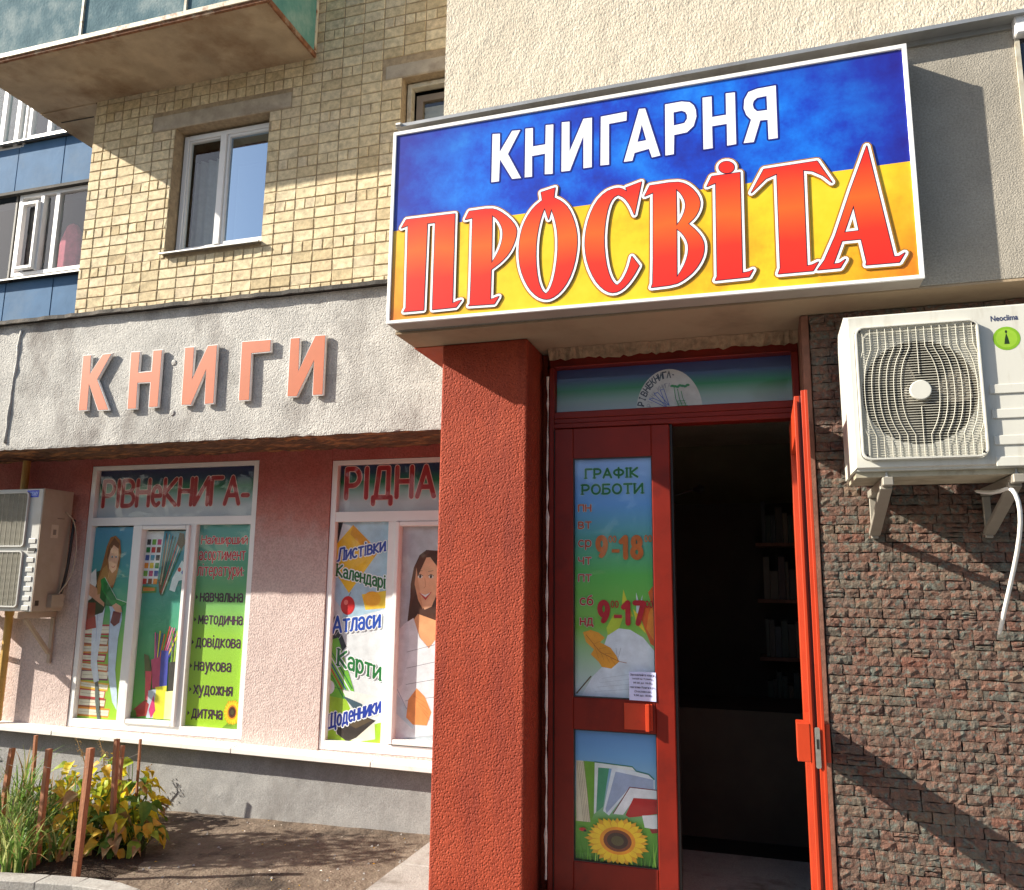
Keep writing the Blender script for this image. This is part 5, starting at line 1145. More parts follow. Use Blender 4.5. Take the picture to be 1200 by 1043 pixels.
for k, pts in LT.items():
    yl = YF-.031; o = [at(80+a/3.75, 380+c/3.75, yl) for a, c in pts]
    cx = sum(x for x, z in o)/len(o)
    if sum(o[i][0]*o[(i+1) % len(o)][1]-o[(i+1) % len(o)][0]*o[i][1] for i in range(len(o))) < 0: o = o[::-1]
    n = len(o); inn = []
    for i in range(n):
        a, b_, c = Vector(o[i-1]), Vector(o[i]), Vector(o[(i+1) % n]); n1 = Vector((-(b_-a).y, (b_-a).x)).normalized(); n2 = Vector((-(c-b_).y, (c-b_).x)).normalized()
        h = (n1+n2); h = h/max(.35, h.length_squared/2) if h.length > .1 else n1
        inn.append(tuple(b_+h*.0055))
    t = thing('sign_letter', lab[k], 'letter', (cx, yl, min(z for x, z in o)), 'raised letters of the word КНИГИ')
    q = MB(); q.prism(o, yl, YF-.012, M['upvc']); q.build('letter_body', None, t)
    q = MB(); q.prism(inn, yl-.002, yl-.0004, M['salmon_face']); q.build('letter_face', None, t)
    q = MB()
    for j in (0, n//2): q.tube([(o[j][0]*.6+cx*.4, YF-.013, o[j][1]*.9+.1*o[0][1]), (o[j][0]*.6+cx*.4, YF+.01, o[j][1]*.9+.1*o[0][1])], .005, 6)

# ------------------------------------------------------------------ air conditioner on the stone wall
mat('ac_white', (.60, .59, .53), .45, .04, 3, dirt=(.40, .36, .28), dscale=5, dlo=.54, dhi=.85, stretch=(2.5, 1, .5))
mat('ac_grille', (.50, .48, .40), .5, .04, 9); mat('ac_inside', (.10, .085, .06), .7, .2, 9); mat('ac_fan', (.16, .14, .11), .5)
YC = 3.33; ax0 = at(995, 470, YC)[0]; azt = at(1100, 361, YC)[1]; azb = at(1100, 556, YC)[1]; ax1 = ax0+.86
AC = thing('air_conditioner', 'cream outdoor air conditioner with one round fan on the stone wall', 'air conditioner', ((ax0+ax1)/2, YC+.16, azb))
g0 = at(1005.5, 465, YC)[0]; g1 = at(1152, 460, YC)[0]; gzt = at(1075, 380, YC)[1]; gzb = at(1085, 538, YC)[1]
hcx, hcz = at(1077.7, 458.5, YC); RF = (g1-g0)*.47
q = MB(); yb = YC+.31
circ = disc(hcx, hcz, RF, RF, 40)
rec = rrect(g0+.004, g1-.004, gzb+.004, gzt-.004, .03)
q.prism([(ax0+.016, azb+.022), (ax1-.016, azb+.022), (ax1-.016, azt-.012), (ax0+.016, azt-.012)], YC+.012, YC+.016, None, [circ[::-1]])
# casing: sides, top and bottom around the fan chamber
q.box(ax0, ax0+.015, YC+.03, yb, azb+.02, azt); q.box(ax1-.015, ax1, YC+.03, yb, azb+.02, azt); q.box(ax0+.016, ax1-.016, YC+.03, yb, azt-.014, azt); q.box(ax0+.016, ax1-.016, YC+.03, yb, azb+.02, azb+.03)
# chamfered front rim and raised right-hand panel
def rim(mb, o, i, y0, y1):
    n = 4; mb.add([(x, y1, z) for x, z in o]+[(x, y0, z) for x, z in i], [(k, (k+1) % 4, 4+(k+1) % 4, 4+k) for k in range(4)])
O = [(ax0, azb+.02), (ax1, azb+.02), (ax1, azt), (ax0, azt)]; I = [(ax0+.014, azb+.034), (ax1-.014, azb+.034), (ax1-.014, azt-.014), (ax0+.014, azt-.014)]
rim(q, O, I, YC, YC+.03)
q.prism(I, YC, YC+.010, None, [rrect(g0-.002, g1+.002, gzb-.002, gzt+.002, .032)[::-1]])
q.build('casing', M['ac_white'], AC)
q = MB(); q.box(ax0+.012, ax1-.012, YC+.03, yb-.01, azb-.001, azb+.0195); q.build('base_tray', mat('ac_tray', (.42, .38, .28), .7, .2, 10, dirt=(.2, .15, .09), dscale=7), AC)
q = MB()
for zz in (at(1180, 450, YC)[1], at(1180, 479, YC)[1], at(1180, 510, YC)[1], at(1180, 535, YC)[1]): q.box(g1+.022, ax1-.03, YC-.006, YC-.0005, zz-.036, zz)
q.build('panel_rib', M['ac_white'], AC, bevel=.005, seg=2)
q = MB(); q.box(ax0+.03, g1+.01, YC+.20, YC+.205, azb+.04, azt-.03); q.tube([(hcx, YC+.017, hcz), (hcx, YC+.08, hcz)], RF, 40, cap=False); q.build('fan_chamber', M['ac_inside'], AC)
q = MB(); q.tube([(hcx, YC+.035, hcz), (hcx, YC+.10, hcz)], .05, 18)
for k in range(3):
    bl_ = []
    for j in range(7):
        r = .048+(RF-.058)*j/6
        for s_, dy in ((-.5, .05), (.0, .075), (.55, .095)):
            a = 2*math.pi*k/3+s_*(1.05-.25*j/6)+.25*j/6; bl_.append((hcx+r*math.cos(a), YC+dy-.01*j/6, hcz+r*math.sin(a)))
    q.add(bl_, [(3*j+i, 3*j+i+1, 3*j+4+i, 3*j+3+i) for j in range(6) for i in range(2)])
q.build('fan', M['ac_fan'], AC, smooth=True)
q = MB(); rr1, rr2 = rrect(g0, g1, gzb, gzt, .032), rrect(g0+.008, g1-.008, gzb+.008, gzt-.008, .026); q.prism(rr1, YC-.022, YC-.001, None, [rr2[::-1]]); gr = q.build('grille_frame', M['ac_white'], AC, bevel=.003)
q = MB(); nl = 52
for k in range(1, nl):
    z = gzb+.006+(gzt-gzb-.012)*k/nl; dx = .0 if .03 < z-gzb < (gzt-gzb)-.03 else .016
    q.obox((g0+.007+dx, YC-.012, z), (g1-.007-dx, YC-.012, z), .0022, .0026)
for i in range(-7, 8):                            # wavy uprights that bow out round the fan
    x0 = hcx+i*(g1-g0)/15.8; pts = []
    for j in range(25):
        z = gzb+.006+(gzt-gzb-.012)*j/24; t = (z-hcz)/RF; s_ = max(0, 1-(abs(t)/.80)**2.4) if abs(t) < .80 else 0
        bow = math.copysign(.030*min(1, abs(i)/1.0), i) if i else 0
        lim = (.040 + .0125*abs(i)) if i else 0
        xo = math.copysign(.040-.0016*abs(i), i)*(s_**.8) if i else 0
        if i == 0 and abs(z-hcz) < .05: continue
        if abs(x0+xo-hcx) > (g1-g0)/2-.012: xo = math.copysign((g1-g0)/2-.012, i)-(x0-hcx)
        pts.append((x0+xo, YC-.0165, z))
    if i == 0:
        for part_ in ([p for p in pts if p[2] < hcz], [p for p in pts if p[2] > hcz]): q.tube(part_, .0014, 5)
    else: q.tube(pts, .0014, 5)
tag(q.build('grille', M['ac_grille'], gr), kind='stuff')
q = MB(); q.tube([(hcx, YC-.012, hcz), (hcx, YC-.024, hcz), (hcx, YC-.026, hcz)], [.038, .038, .035], 28); q.build('grille_hub', M['ac_white'], gr)
q = MB()
for sx1, sz1 in ((g0+.018, gzb+.018), (g1-.018, gzb+.018), (g1-.018, gzt-.018), (g0+.018, gzt-.018)): q.tube([(sx1, YC-.024, sz1), (sx1, YC-.010, sz1)], .004, 8); 
q.build('grille_screws', M['black_rubber'], gr)
q = MB(); a, c = at(1161, 377, YC), at(1192.5, 368, YC); Pt = pane_map(a[0], c[0], a[1], c[1])
raw_tris(q, YC-.0006, text_in('Neoclima', Pt, 0, 1, 0.0, 1, .02), ink(rgb(45, 55, 95))); q.build('brand_lettering', None, AC)
q = MB(); sx1, sz1 = at(1179.5, 396.5, YC); q.flat(YC-.0005, [disc(sx1, sz1, .0455, .0455, 30)], ink(rgb(120, 165, 30))); q.flat(YC-.0005, [disc(sx1, sz1, .036, .036, 30)], ink(rgb(140, 180, 50)))
q.flat(YC-.0005, [[(sx1-.009, sz1-.022), (sx1+.009, sz1-.022), (sx1+.006, sz1-.002), (sx1, sz1+.022), (sx1-.006, sz1-.002)]], ink(rgb(30, 50, 20))); q.flat(YC-.0005, [disc(sx1, sz1+.026, .004, .006, 10)], ink(rgb(30, 50, 20)))
raw_tris(q, YC-.0006, text_in('A++', pane_map(sx1-.015, sx1+.015, sz1-.034, sz1-.026), 0, 1, 0, 1, .0), ink(rgb(30, 50, 20))) if False else None
q.build('round_sticker', None, AC)
mat('bracket_steel', (.34, .31, .26), .5, .1, 9, metal=.3)
def bracket(px_, lab_):
    X = at(px_, 565, YC+.02)[0]; t = thing('wall_bracket', lab_, 'bracket', (X, YP, azb-.30), 'steel brackets carrying the single fan air conditioner')
    q = MB(); q.box(X-.019, X+.019, YC+.0, YP-.016, azb-.036, azb-.004); q.build('arm', M['bracket_steel'], t, bevel=.003)
    q = MB(); q.obox((X-.002, YC+.05, azb-.036), (X-.002, YP-.03, azb-.19), .044, .020); q.build('strut', M['bracket_steel'], t, bevel=.002)
    q = MB(); q.box(X-.014, X+.014, YP-.030, YP-.012, azb-.21, azb-.037); q.build('wall_plate', M['bracket_steel'], t, bevel=.002)
    q = MB(); q.tube([(X, YC+.03, azb-.0035), (X, YC+.03, azb+.018)], .005, 6); q.tube([(X, YC+.03, azb-.0035), (X, YC+.03, azb+.002)], .011, 6); q.build('bolt', M['zinc'], t)
bracket(1040, 'left steel bracket under the air conditioner with one round fan'); bracket(1193, 'right steel bracket behind the white drain hose')
q = MB(); yh = 3.42; P3 = lambda px, py, Y: Vector((at(px, py, Y)[0], Y, at(px, py, Y)[1]))
q.tube([P3(1140, 575, 3.60), P3(1165, 579, 3.52), P3(1180, 572, 3.40), P3(1186, 572, 3.38), P3(1194, 585, 3.37), P3(1197, 610, 3.40), P3(1193, 645, 3.48), P3(1184, 685, 3.58), P3(1176, 720, 3.66), P3(1170, 748, 3.72)], .0085, 10)
hs = q.build('drain_hose', mat('white_hose', (.82, .80, .76), .45, .03, 6), smooth=True); tag(hs, 'thin white drain hose hanging below the air conditioner on the stone wall', 'hose')
sb = hs.modifiers.new('s', 'SUBSURF'); sb.levels = sb.render_levels = 1

# ------------------------------------------------------------------ double-fan air conditioner at the left edge
YE = 5.06; YEb = 5.35; ex1 = (uv(52, 572)[0]+uv(38, 718)[0])/2*YE; ex0 = ex1-.95; ezt = at(50, 572.5, YE)[1]; ezb = at(40, 717, YE)[1]
mat('ac_grey', (.50, .50, .48), .45, .04, 4, dirt=(.45, .42, .36), dscale=3); mat('ac_beige', (.38, .29, .22), .5, .05, 5, dirt=(.3, .22, .15), dscale=3)
LA = thing('air_conditioner', 'tall grey air conditioner with two stacked fans left of the girl print', 'air conditioner', ((ex0+ex1)/2, 5.2, ezb))
q = MB(); q.box(ex0, ex1-.012, YE, YE+.02, ezb, ezt); q.box(ex0, ex1-.012, YE+.021, YEb, ezt-.012, ezt); q.box(ex0, ex1-.012, YE+.021, YEb, ezb, ezb+.012); q.build('casing', M['ac_grey'], LA, bevel=.004)
q = MB(); q.box(ex1-.0118, ex1, YE-.001, YEb, ezb, ezt+.002); sp_ = q.build('side_panel', M['ac_beige'], LA, bevel=.003)
xg1 = (at(34, 610, YE)[0]+at(17, 700, YE)[0])/2+.02; xg0 = xg1-.62; zm = at(25, 644, YE)[1]
for (b0, t0) in ((zm+.02, ezt-.025), (ezb+.03, zm-.01)):
    q = MB(); q.prism(rrect(xg0, xg1, b0, t0, .03), YE-.020, YE-.001, None, [rrect(xg0+.012, xg1-.012, b0+.012, t0-.012, .024)[::-1]]); gr = q.build('grille_frame', M['ac_grey'], LA, bevel=.003)
    q = MB(); q.box(xg0+.012, xg1-.012, YE-.004, YE-.001, b0+.012, t0-.012); q.build('fan_opening', M['ac_inside'], gr)
    q = MB(); nn = int((t0-b0)/.0095)
    for k in range(1, nn): zz = b0+.01+(t0-b0-.02)*k/nn; q.obox((xg0+.012, YE-.013, zz), (xg1-.012, YE-.013, zz), .002, .0025)
    for k in range(1, 12): xx = xg0+(xg1-xg0)*k/12; q.obox((xx, YE-.016, b0+.01), (xx, YE-.016, t0-.01), .002, .002)
    tag(q.build('grille', M['ac_grille'], gr), kind='stuff')
for k in range(8):
    q = MB(); zz = zm+.10-.075*k; q.box(xg1+.03, ex1-.035, YE-.006, YE-.0005, zz-.05, zz-.012); q.build('panel_rib', M['ac_grey'], LA, bevel=.005, seg=2)
q = MB(); q.box(at(36, 645, YE)[0]-.02, at(42, 645, YE)[0], YE-.008, YE-.001, zm-.012, zm+.012); q.build('recess_grip', M['black_rubber'], LA)
q = MB(); a, c = at(31.5, 583, YE), at(47.5, 573.5, YE); q.box(a[0], c[0]-.01, YE-.0015, YE-.0005, a[1], c[1]-.005, ink(rgb(40, 70, 205)))
raw_tris(q, YE-.0018, text_in('ЧЄБМУ', pane_map(a[0]+.008, c[0]-.018, a[1]+.012, c[1]-.018), 0, 1, 0, 1, .03), ink(rgb(170, 195, 245))); q.build('blue_sticker', None, LA)
# side details: label, warning pictogram, valve cover
def side_quad(y0, y1, z0, z1, mt, t=.001, nm='label'):
    q = MB(); q.box(ex1, ex1+t, y0, y1, z0, z1); return q.build(nm, mt, sp_)
dz = ezt-ezb
side_quad(YE+.10, YE+.17, ezb+.60*dz, ezb+.71*dz, ink(rgb(190, 170, 150))); side_quad(YE+.12, YE+.15, ezb+.625*dz, ezb+.67*dz, ink(rgb(120, 105, 95)), .0018)
side_quad(YE+.15, YE+.22, ezb+.76*dz, ezb+.77*dz, ink(rgb(130, 110, 95)), .0012)
side_quad(YE+.13, YE+.25, ezb+.03, ezb+.13, M['ac_beige'], .05, 'valve_cover'); side_quad(YE+.02, YE+.055, ezb+.045, ezb+.085, ink(rgb(60, 45, 35)), .002, 'badge')
def cablething(pts, r, lab_, mt=None):
    q = MB(); pts = [Vector(p) for p in pts]; fine = []
    for i in range(len(pts)-1):
        p0, p1, p2, p3 = pts[max(0, i-1)], pts[i], pts[i+1], pts[min(len(pts)-1, i+2)]
        for k in range(5):
            t = k/5; fine.append(.5*((2*p1)+(-p0+p2)*t+(2*p0-5*p1+4*p2-p3)*t*t+(-p0+3*p1-3*p2+p3)*t**3))
    fine.append(pts[-1]); q.tube(fine, r, 7, cap=True); return tag(q.build('cable', mt or M['black_rubber'], smooth=True), lab_, 'cable')
cablething([(ex1+.03, YEb-.06, ezb+.14), (ex1+.06, YEb-.05, ezb+.34), (ex1+.055, YEb-.03, ezb+.60), (ex1+.03, YEb, ezb+.74)], .012, 'thick dark insulated pipe beside the tall air conditioner')
cablething([(ex1+.035, YEb-.09, ezb+.13), (ex1+.10, YEb-.04, ezb+.30), (ex1+.10, YEb-.02, ezb+.52), (ex1+.05, YEb-.02, ezb+.72), (ex1+.015, YEb-.08, ezb+.80)], .005, 'thin tan cable looping beside the tall air conditioner', mat('tan_cable', (.42, .33, .24), .6))
for X in (ex1-.12, ex1-.80):
    t = thing('wall_bracket', 'beige bracket arm under the right end of the two fan air conditioner' if X > ex1-.3 else 'beige bracket arm under the left end of the two fan air conditioner', 'bracket', (X, YA, ezb-.35), 'beige brackets carrying the two fan air conditioner')
    q = MB(); q.box(X-.02, X+.02, YE-.03, YA-.002, ezb-.055, ezb-.004); q.build('arm', M['ac_beige'], t, bevel=.003)
    q = MB(); q.obox((X, YE+.06, ezb-.056), (X, YA-.025, ezb-.34), .03, .03); q.build('strut', M['ac_beige'], t, bevel=.003)
    q = MB(); q.box(X-.018, X+.018, YA-.022, YA-.002, ezb-.42, ezb-.056); q.build('wall_plate', M['ac_beige'], t, bevel=.002)
q = MB(); gx = at(3, 790, 5.33)[0]; q.tube([(gx, 5.33, -1.14), (gx, 5.33, 1.0)], .030, 12); q.tube([(gx, 5.33, -.30), (gx, 5.33, -.25)], .036, 12)
tag(q.build('gas_pipe', mat('yellow_pipe', (.50, .30, .07), .5, .1, 9), smooth=False), 'ochre yellow vertical pipe at the left edge behind the air conditioner', 'pipe')
# ------------------------------------------------------------------ flower bed
def leafmat(name, a, b_, tr=.35):
    m, nt, b = newmat(name); p = pos(nt); sset(b, .5, 0, .3)
    c = ramp(nt, noise(nt, p, 22, 4, .6), [(.35, a), (.65, b_)]); nt.links.new(c, b.inputs['Base Color'])
    t = ND(nt, 'ShaderNodeBsdfTranslucent'); nt.links.new(c, t.inputs[0]); x = ND(nt, 'ShaderNodeMixShader'); x.inputs[0].default_value = tr
    bump(nt, b, noise(nt, p, 60, 3, .5), .002)
    nt.links.new(b.outputs[0], x.inputs[1]); nt.links.new(t.outputs[0], x.inputs[2]); nt.links.new(x.outputs[0], nt.nodes['Material Output'].inputs[0]); return m
LM = [leafmat('leaf_yellow', (.68, .50, .02), (.82, .68, .05), .5), leafmat('leaf_orange', (.62, .33, .03), (.68, .46, .05)), leafmat('leaf_lime', (.26, .36, .03), (.46, .50, .05)),
      leafmat('leaf_green', (.07, .16, .02), (.16, .26, .04)), leafmat('leaf_dry', (.35, .20, .08), (.50, .32, .14), .2)]
blade_m = [leafmat('blade_green', (.10, .22, .04), (.22, .34, .08)), leafmat('blade_pale', (.34, .42, .13), (.48, .50, .20))]
rg = random.Random(21)
def leaf_mesh(mt, seed):
    r = random.Random(seed); L, W_ = 1.0, .62; rows = 5; v = [(0, 0, 0)]; f = []
    for i in range(1, rows+1):
        t = i/(rows+.0); w_ = W_*math.sin(math.pi*min(.98, t**.62))*(.5+.12*r.random()); z = -.55*t*t+.16*t; 
        for s_ in (-1, -.5, 0, .5, 1): v.append((s_*w_, t*L, z+abs(s_)*w_*.45+r.uniform(-.03, .03)))
    v.append((0, 1.08, -.48))
    for k in range(4): f.append((0, 1+k, 2+k))
    for i in range(rows-1):
        for k in range(4): a = 1+i*5+k; f.append((a, a+5, a+6, a+1))
    e = 1+(rows-1)*5
    for k in range(4): f.append((e+k, len(v)-1, e+k+1))
    me = bpy.data.meshes.new('leaf'); me.from_pydata(v, [], f); me.materials.append(mt); me.polygons.foreach_set('use_smooth', [True]*len(me.polygons)); return me
leafs = {k: [leaf_mesh(m_, 10*k+j) for j in range(3)] for k, m_ in enumerate(LM)}
dirt_spots = []
def broad_plant(px, py, n, R0_, H, lab_, w=(4, 2, 4, 2, 1), sz=.095):
    x, y, z = on_ground(px, py); t = thing('broad_leaf_plant', lab_, 'plant', (x, y, z), 'low broad leaved plants turning yellow in the bed')
    q = MB()
    n = int(n*2.2); H *= 1.12
    for k in range(n):
        a = rg.uniform(0, 6.283); rr_ = R0_*math.sqrt(rg.random()); h = H*(1-(rr_/R0_)**2*.75)*rg.uniform(.45, 1.0)
        kind = rg.choices(range(5), w)[0]
        if h < H*.3: kind = rg.choices(range(5), (2, 3, 1, 3, 4))[0]
        o = link('leaf', rg.choice(leafs[kind]), t, (x+rr_*math.cos(a), y+rr_*math.sin(a), z+h)); s_ = sz*rg.uniform(.7, 1.25)
        o.scale = (s_, s_, s_); o.rotation_euler = (rg.uniform(-.9, .15), rg.uniform(-.5, .5), a-math.pi/2+rg.uniform(-.7, .7))
        if k % 2: q.tube([(x+rr_*.15*math.cos(a), y+rr_*.15*math.sin(a), z-.01), (x+rr_*.6*math.cos(a), y+rr_*.6*math.sin(a), z+h*.6), (x+rr_*math.cos(a), y+rr_*math.sin(a), z+h)], .0025, 4)
    q.build('stems', LM[3], t)
broad_plant(58, 985, 24, .17, .40, 'yellow broad leaved plant between the two left stakes of the bed')
broad_plant(92, 1000, 26, .17, .36, 'yellow and orange leaved plant at the foot of the middle stake', (4, 3, 2, 2, 2))
broad_plant(120, 965, 26, .20, .42, 'tall mound of yellow leaves behind the stakes')
broad_plant(128, 1004, 14, .12, .30, 'small plant with limp orange leaves at the front of the bed', (2, 4, 2, 2, 3))
broad_plant(152, 968, 26, .18, .40, 'yellow green leafy plant under the rightmost thin stake', (5, 2, 4, 3, 1))
broad_plant(160, 1000, 22, .13, .33, 'plant with large green and orange leaves at the right end of the bed', (2, 3, 3, 5, 1), .11)
broad_plant(85, 958, 18, .18, .38, 'lime leaved plant at the back of the bed near the wall', (4, 1, 5, 2, 1))
broad_plant(140, 985, 24, .16, .36, 'dense yellow leaves between the close pair of stakes', (6, 2, 3, 2, 0))
broad_plant(105, 985, 24, .17, .34, 'bright yellow clump right of the thick middle stake', (6, 2, 4, 2, 0))
def blade_plant(px, py, n, H, lab_, spread=.35, mi=0, name='sword_leaf_plant'):
    x, y, z = on_ground(px, py); q = MB()
    for k in range(n):
        a = rg.uniform(0, 6.283); h = H*rg.uniform(.55, 1.1); ln = spread*rg.uniform(.1, 1.1); w_ = rg.uniform(.004, .009); bx, by = x+rg.uniform(-.07, .07), y+rg.uniform(-.07, .07)
        dx, dy = math.cos(a), math.sin(a); vs = []; dr = rg.choice((0, 0, 0, .3))
        for i in range(7):
            t = i/6; ww = w_*(1-t**2.2)+.0006; cx, cyy, cz = bx+dx*ln*t*t, by+dy*ln*t*t, z+h*(t-(.25+dr)*t**3)
            vs += [(cx-dy*ww, cyy+dx*ww, cz), (cx, cyy, cz-ww*.5), (cx+dy*ww, cyy-dx*ww, cz)]
        q.add(vs, [(3*i+j, 3*i+j+1, 3*i+j+4, 3*i+j+3) for i in range(6) for j in range(2)], blade_m[0 if rg.random() < .7 else 1] if rg.random() < .86 else LM[4])
    t = thing(name, lab_, 'plant', (x, y, z), 'clumps of long sword shaped leaves'); tag(q.build('blades', None, t, smooth=True), kind='stuff')
blade_plant(8, 1012, 60, .52, 'bright green sword leaved clump at the left edge of the bed', .30)
blade_plant(36, 1000, 60, .50, 'green sword leaved clump leaning right past the second stake', .34)
blade_plant(22, 962, 60, .62, 'tall sword leaved clump behind the leftmost stake', .28)
blade_plant(62, 1012, 34, .36, 'short sword leaved clump with flopping leaves at the front kerb', .34)
blade_plant(75, 968, 16, .48, 'sparse upright blades rising among the yellow leaves', .22)
blade_plant(50, 985, 60, .50, 'bright blades between the two left stakes', .3)
blade_plant(20, 1022, 60, .42, 'low dense blades right behind the kerb at the left', .34)
blade_plant(-30, 1000, 50, .55, 'sword leaved clump cut off by the left picture edge', .34)
# dark bush with pink blossoms at the left edge
x, y, z = on_ground(-6, 925); t = thing('flowering_bush', 'dark green bush with small pink blossoms by the wall at the left edge', 'bush', (x, y, z))
q = MB()
for k in range(420):
    a, b_ = rg.uniform(0, 6.28), rg.uniform(0, 1); r = .22*math.sqrt(rg.random()); c = Vector((x+r*math.cos(a), y+r*math.sin(a)*.7, z+.08+.42*b_*(1-r*1.6))); s_ = rg.uniform(.012, .026)
    d1 = Vector((rg.uniform(-1, 1), rg.uniform(-1, 1), rg.uniform(-.6, .8))).normalized(); d2 = d1.orthogonal().normalized(); q.add([c, c+d1*s_+d2*s_*.4, c+d1*s_*2, c+d1*s_-d2*s_*.4], [(0, 1, 2, 3)])
tag(q.build('foliage', leafmat('leaf_dark', (.035, .08, .015), (.08, .15, .03)), t), kind='stuff')
q = MB()
for k in range(8): a = rg.uniform(0, 6.28); q.tube([(x, y, z-.02), (x+.08*math.cos(a), y+.06*math.sin(a), z+.3), (x+.13*math.cos(a), y+.1*math.sin(a), z+.50)], .004, 5)
q.build('stems', LM[3], t)
for (px, py) in ((1, 858), (13, 872), (2, 871), (8, 866), (17, 880), (-8, 862)):
    X, Z = at(px, py, y-.08); q = MB()
    for k in range(7):
        a = k*.9; q.add([(X, y-.08, Z), (X+.016*math.cos(a), y-.085, Z+.016*math.sin(a)), (X+.018*math.cos(a+.35), y-.095, Z+.018*math.sin(a+.35)), (X+.013*math.cos(a+.7), y-.085, Z+.013*math.sin(a+.7))], [(0, 1, 2, 3)])
    q.build('blossom', M.get('petal_pink') or leafmat('petal_pink', (.75, .12, .20), (.85, .25, .33)), t)
# dry flower stalks
dry = mat('dry_stalk', (.46, .30, .14), .8, .2, 30)
def dry_stalk(pts, Yb, lab_):
    x, y, z = on_ground(*pts[0]); L_ = []
    for (px, py) in pts: X, Z = at(px, py, y); L_.append((X, y+rg.uniform(-.01, .01), Z))
    t = thing('dry_stalk', lab_, 'plant', (x, y, z), 'dry brown flower stalks'); q = MB(); q.tube(L_, [.0042]*(len(L_)-1)+[.0015], 5); q.build('stem', dry, t)
    q = MB(); top = L_[-3:]
    for k in range(46):
        s_ = rg.random()*(len(top)-1); i = int(s_); c = Vector(top[i]).lerp(Vector(top[i+1]), s_-i)+Vector((rg.uniform(-.018, .018), rg.uniform(-.02, .02), rg.uniform(-.012, .012))); r = rg.uniform(.003, .0075)
        q.add([c+Vector((r, 0, 0)), c+Vector((-r, 0, 0)), c+Vector((0, r, 0)), c+Vector((0, -r, 0)), c+Vector((0, 0, r)), c+Vector((0, 0, -r))], [(0, 2, 4), (2, 1, 4), (1, 3, 4), (3, 0, 4), (2, 0, 5), (1, 2, 5), (3, 1, 5), (0, 3, 5)])
    tag(q.build('seed_heads', dry, t), kind='stuff')
dry_stalk([(118, 960), (106, 920), (97, 884), (90, 864)], 0, 'leftmost dry stalk with brown seeds against the plinth')
dry_stalk([(126, 962), (124, 920), (121, 885), (116, 866)], 0, 'dry stalk with brown seeds left of the twin stakes')
dry_stalk([(128, 965), (127, 930), (128, 900), (125, 880)], 0, 'short dry stalk tangled between the twin stakes')
dry_stalk([(150, 960), (160, 930), (170, 915), (180, 916)], 0, 'dry stalk bent right beyond the last stake')
dry_stalk([(152, 950), (164, 925), (172, 908), (173, 898)], 0, 'upright dry stalk at the right end of the bed')
# wooden stakes
wood = mat('stake_wood', (.36, .145, .07), .75, .25, 18, 60, .002, stretch=(6, 6, .6), dirt=(.20, .09, .05), dscale=5)
stk = [((14.5, 876.7), (-4, 985), .021, 'leftmost stake of the bed, leaning right at the picture edge'), ((57.7, 877.7), (41.7, 1016.7), .021, 'square brown stake second from the left at the front of the bed'),
       ((106.3, 876.7), (87.7, 1031.7), .024, 'thick brown stake standing at the middle front of the bed'), ((137, 866), (130.5, 1003), .019, 'weathered knotty stake, left one of the close pair'),
       ((144, 873.5), (132, 982), .016, 'redder stake just behind the weathered one'), ((164.7, 866), (158, 962), .011, 'thin stake at the right end of the bed'), ((42.3, 861.7), (36, 950), .016, 'stake at the back of the bed against the plinth')]
tops = []
for tp, bs_, w_, lab_ in stk:
    w_ *= 1.45
    x, y, z = on_ground(*bs_); X, Z = at(*tp, y); q = MB(); n = 7; dirv = Vector((X-x, 0, Z-z)); vs = []
    for i in range(n+1):
        c = Vector((x, y, z-.15)).lerp(Vector((X, y, Z)), i/n); jx = rg.uniform(-.0012, .0012)
        vs += [c+Vector((-w_/2+jx, -w_/2, 0)), c+Vector((w_/2+jx, -w_/2, 0)), c+Vector((w_/2+jx, w_/2, 0)), c+Vector((-w_/2+jx, w_/2, 0))]
    q.add(vs, [(4*i+k, 4*i+(k+1) % 4, 4*i+4+(k+1) % 4, 4*i+4+k) for i in range(n) for k in range(4)] + [(3, 2, 1, 0), (4*n, 4*n+1, 4*n+2, 4*n+3)])
    o = q.build('wooden_stake', wood, bevel=.0015); tag(o, lab_, 'stake', 'wooden stakes round the flower bed'); tops.append(Vector((X, y-w_/2-.002, Z)))
q = MB(); chain = [tops[i] for i in (0, 1, 2, 3, 5)]
for a, c in zip(chain, chain[1:]):
    a2, c2 = a-Vector((0, 0, .10)), c-Vector((0, 0, .10)); q.tube([a2, (a2+c2)/2-Vector((0, 0, .025)), c2], .0009, 4)
tag(q.build('string', mat('string_grey', (.5, .48, .44), .8)), 'thin pale string tied from stake to stake round the bed', 'string')
# soil of the bed, kerb, litter
bp = [on_ground(px, py) for px, py in ((-150, 1020), (0, 1026), (70, 1032), (130, 1036), (176, 1018), (184, 992), (176, 962), (160, 948), (60, 934), (-60, 925), (-150, 925))]
q = MB(); cx, cyy = sum(p[0] for p in bp)/len(bp), sum(p[1] for p in bp)/len(bp); vs = [(cx, cyy, gz(cx, cyy)+.03)]
rings = 6
for r in range(1, rings+1):
    for p in bp:
        for k in range(3):
            pn = bp[(bp.index(p)+1) % len(bp)]; X = p[0]+(pn[0]-p[0])*k/3; Y = p[1]+(pn[1]-p[1])*k/3; t = r/rings
            vs.append((cx+(X-cx)*t, cyy+(Y-cyy)*t, gz(X, Y)+(.03*(1-t**3)+rg.uniform(-.008, .010) if r < rings else -.01)))
N = 3*len(bp)
q.add(vs, [(0, 1+k, 1+(k+1) % N) for k in range(N)]+[(1+(r-1)*N+k, 1+r*N+k, 1+r*N+(k+1) % N, 1+(r-1)*N+(k+1) % N) for r in range(1, rings) for k in range(N)])
tag(q.build('flower_bed_soil', M['soil']), kind='structure')
kp = [on_ground(px, py) for px, py in ((-220, 1018), (-60, 1027), (0, 1031), (60, 1034.5), (105, 1038), (140, 1043), (165, 1052), (185, 1068))]
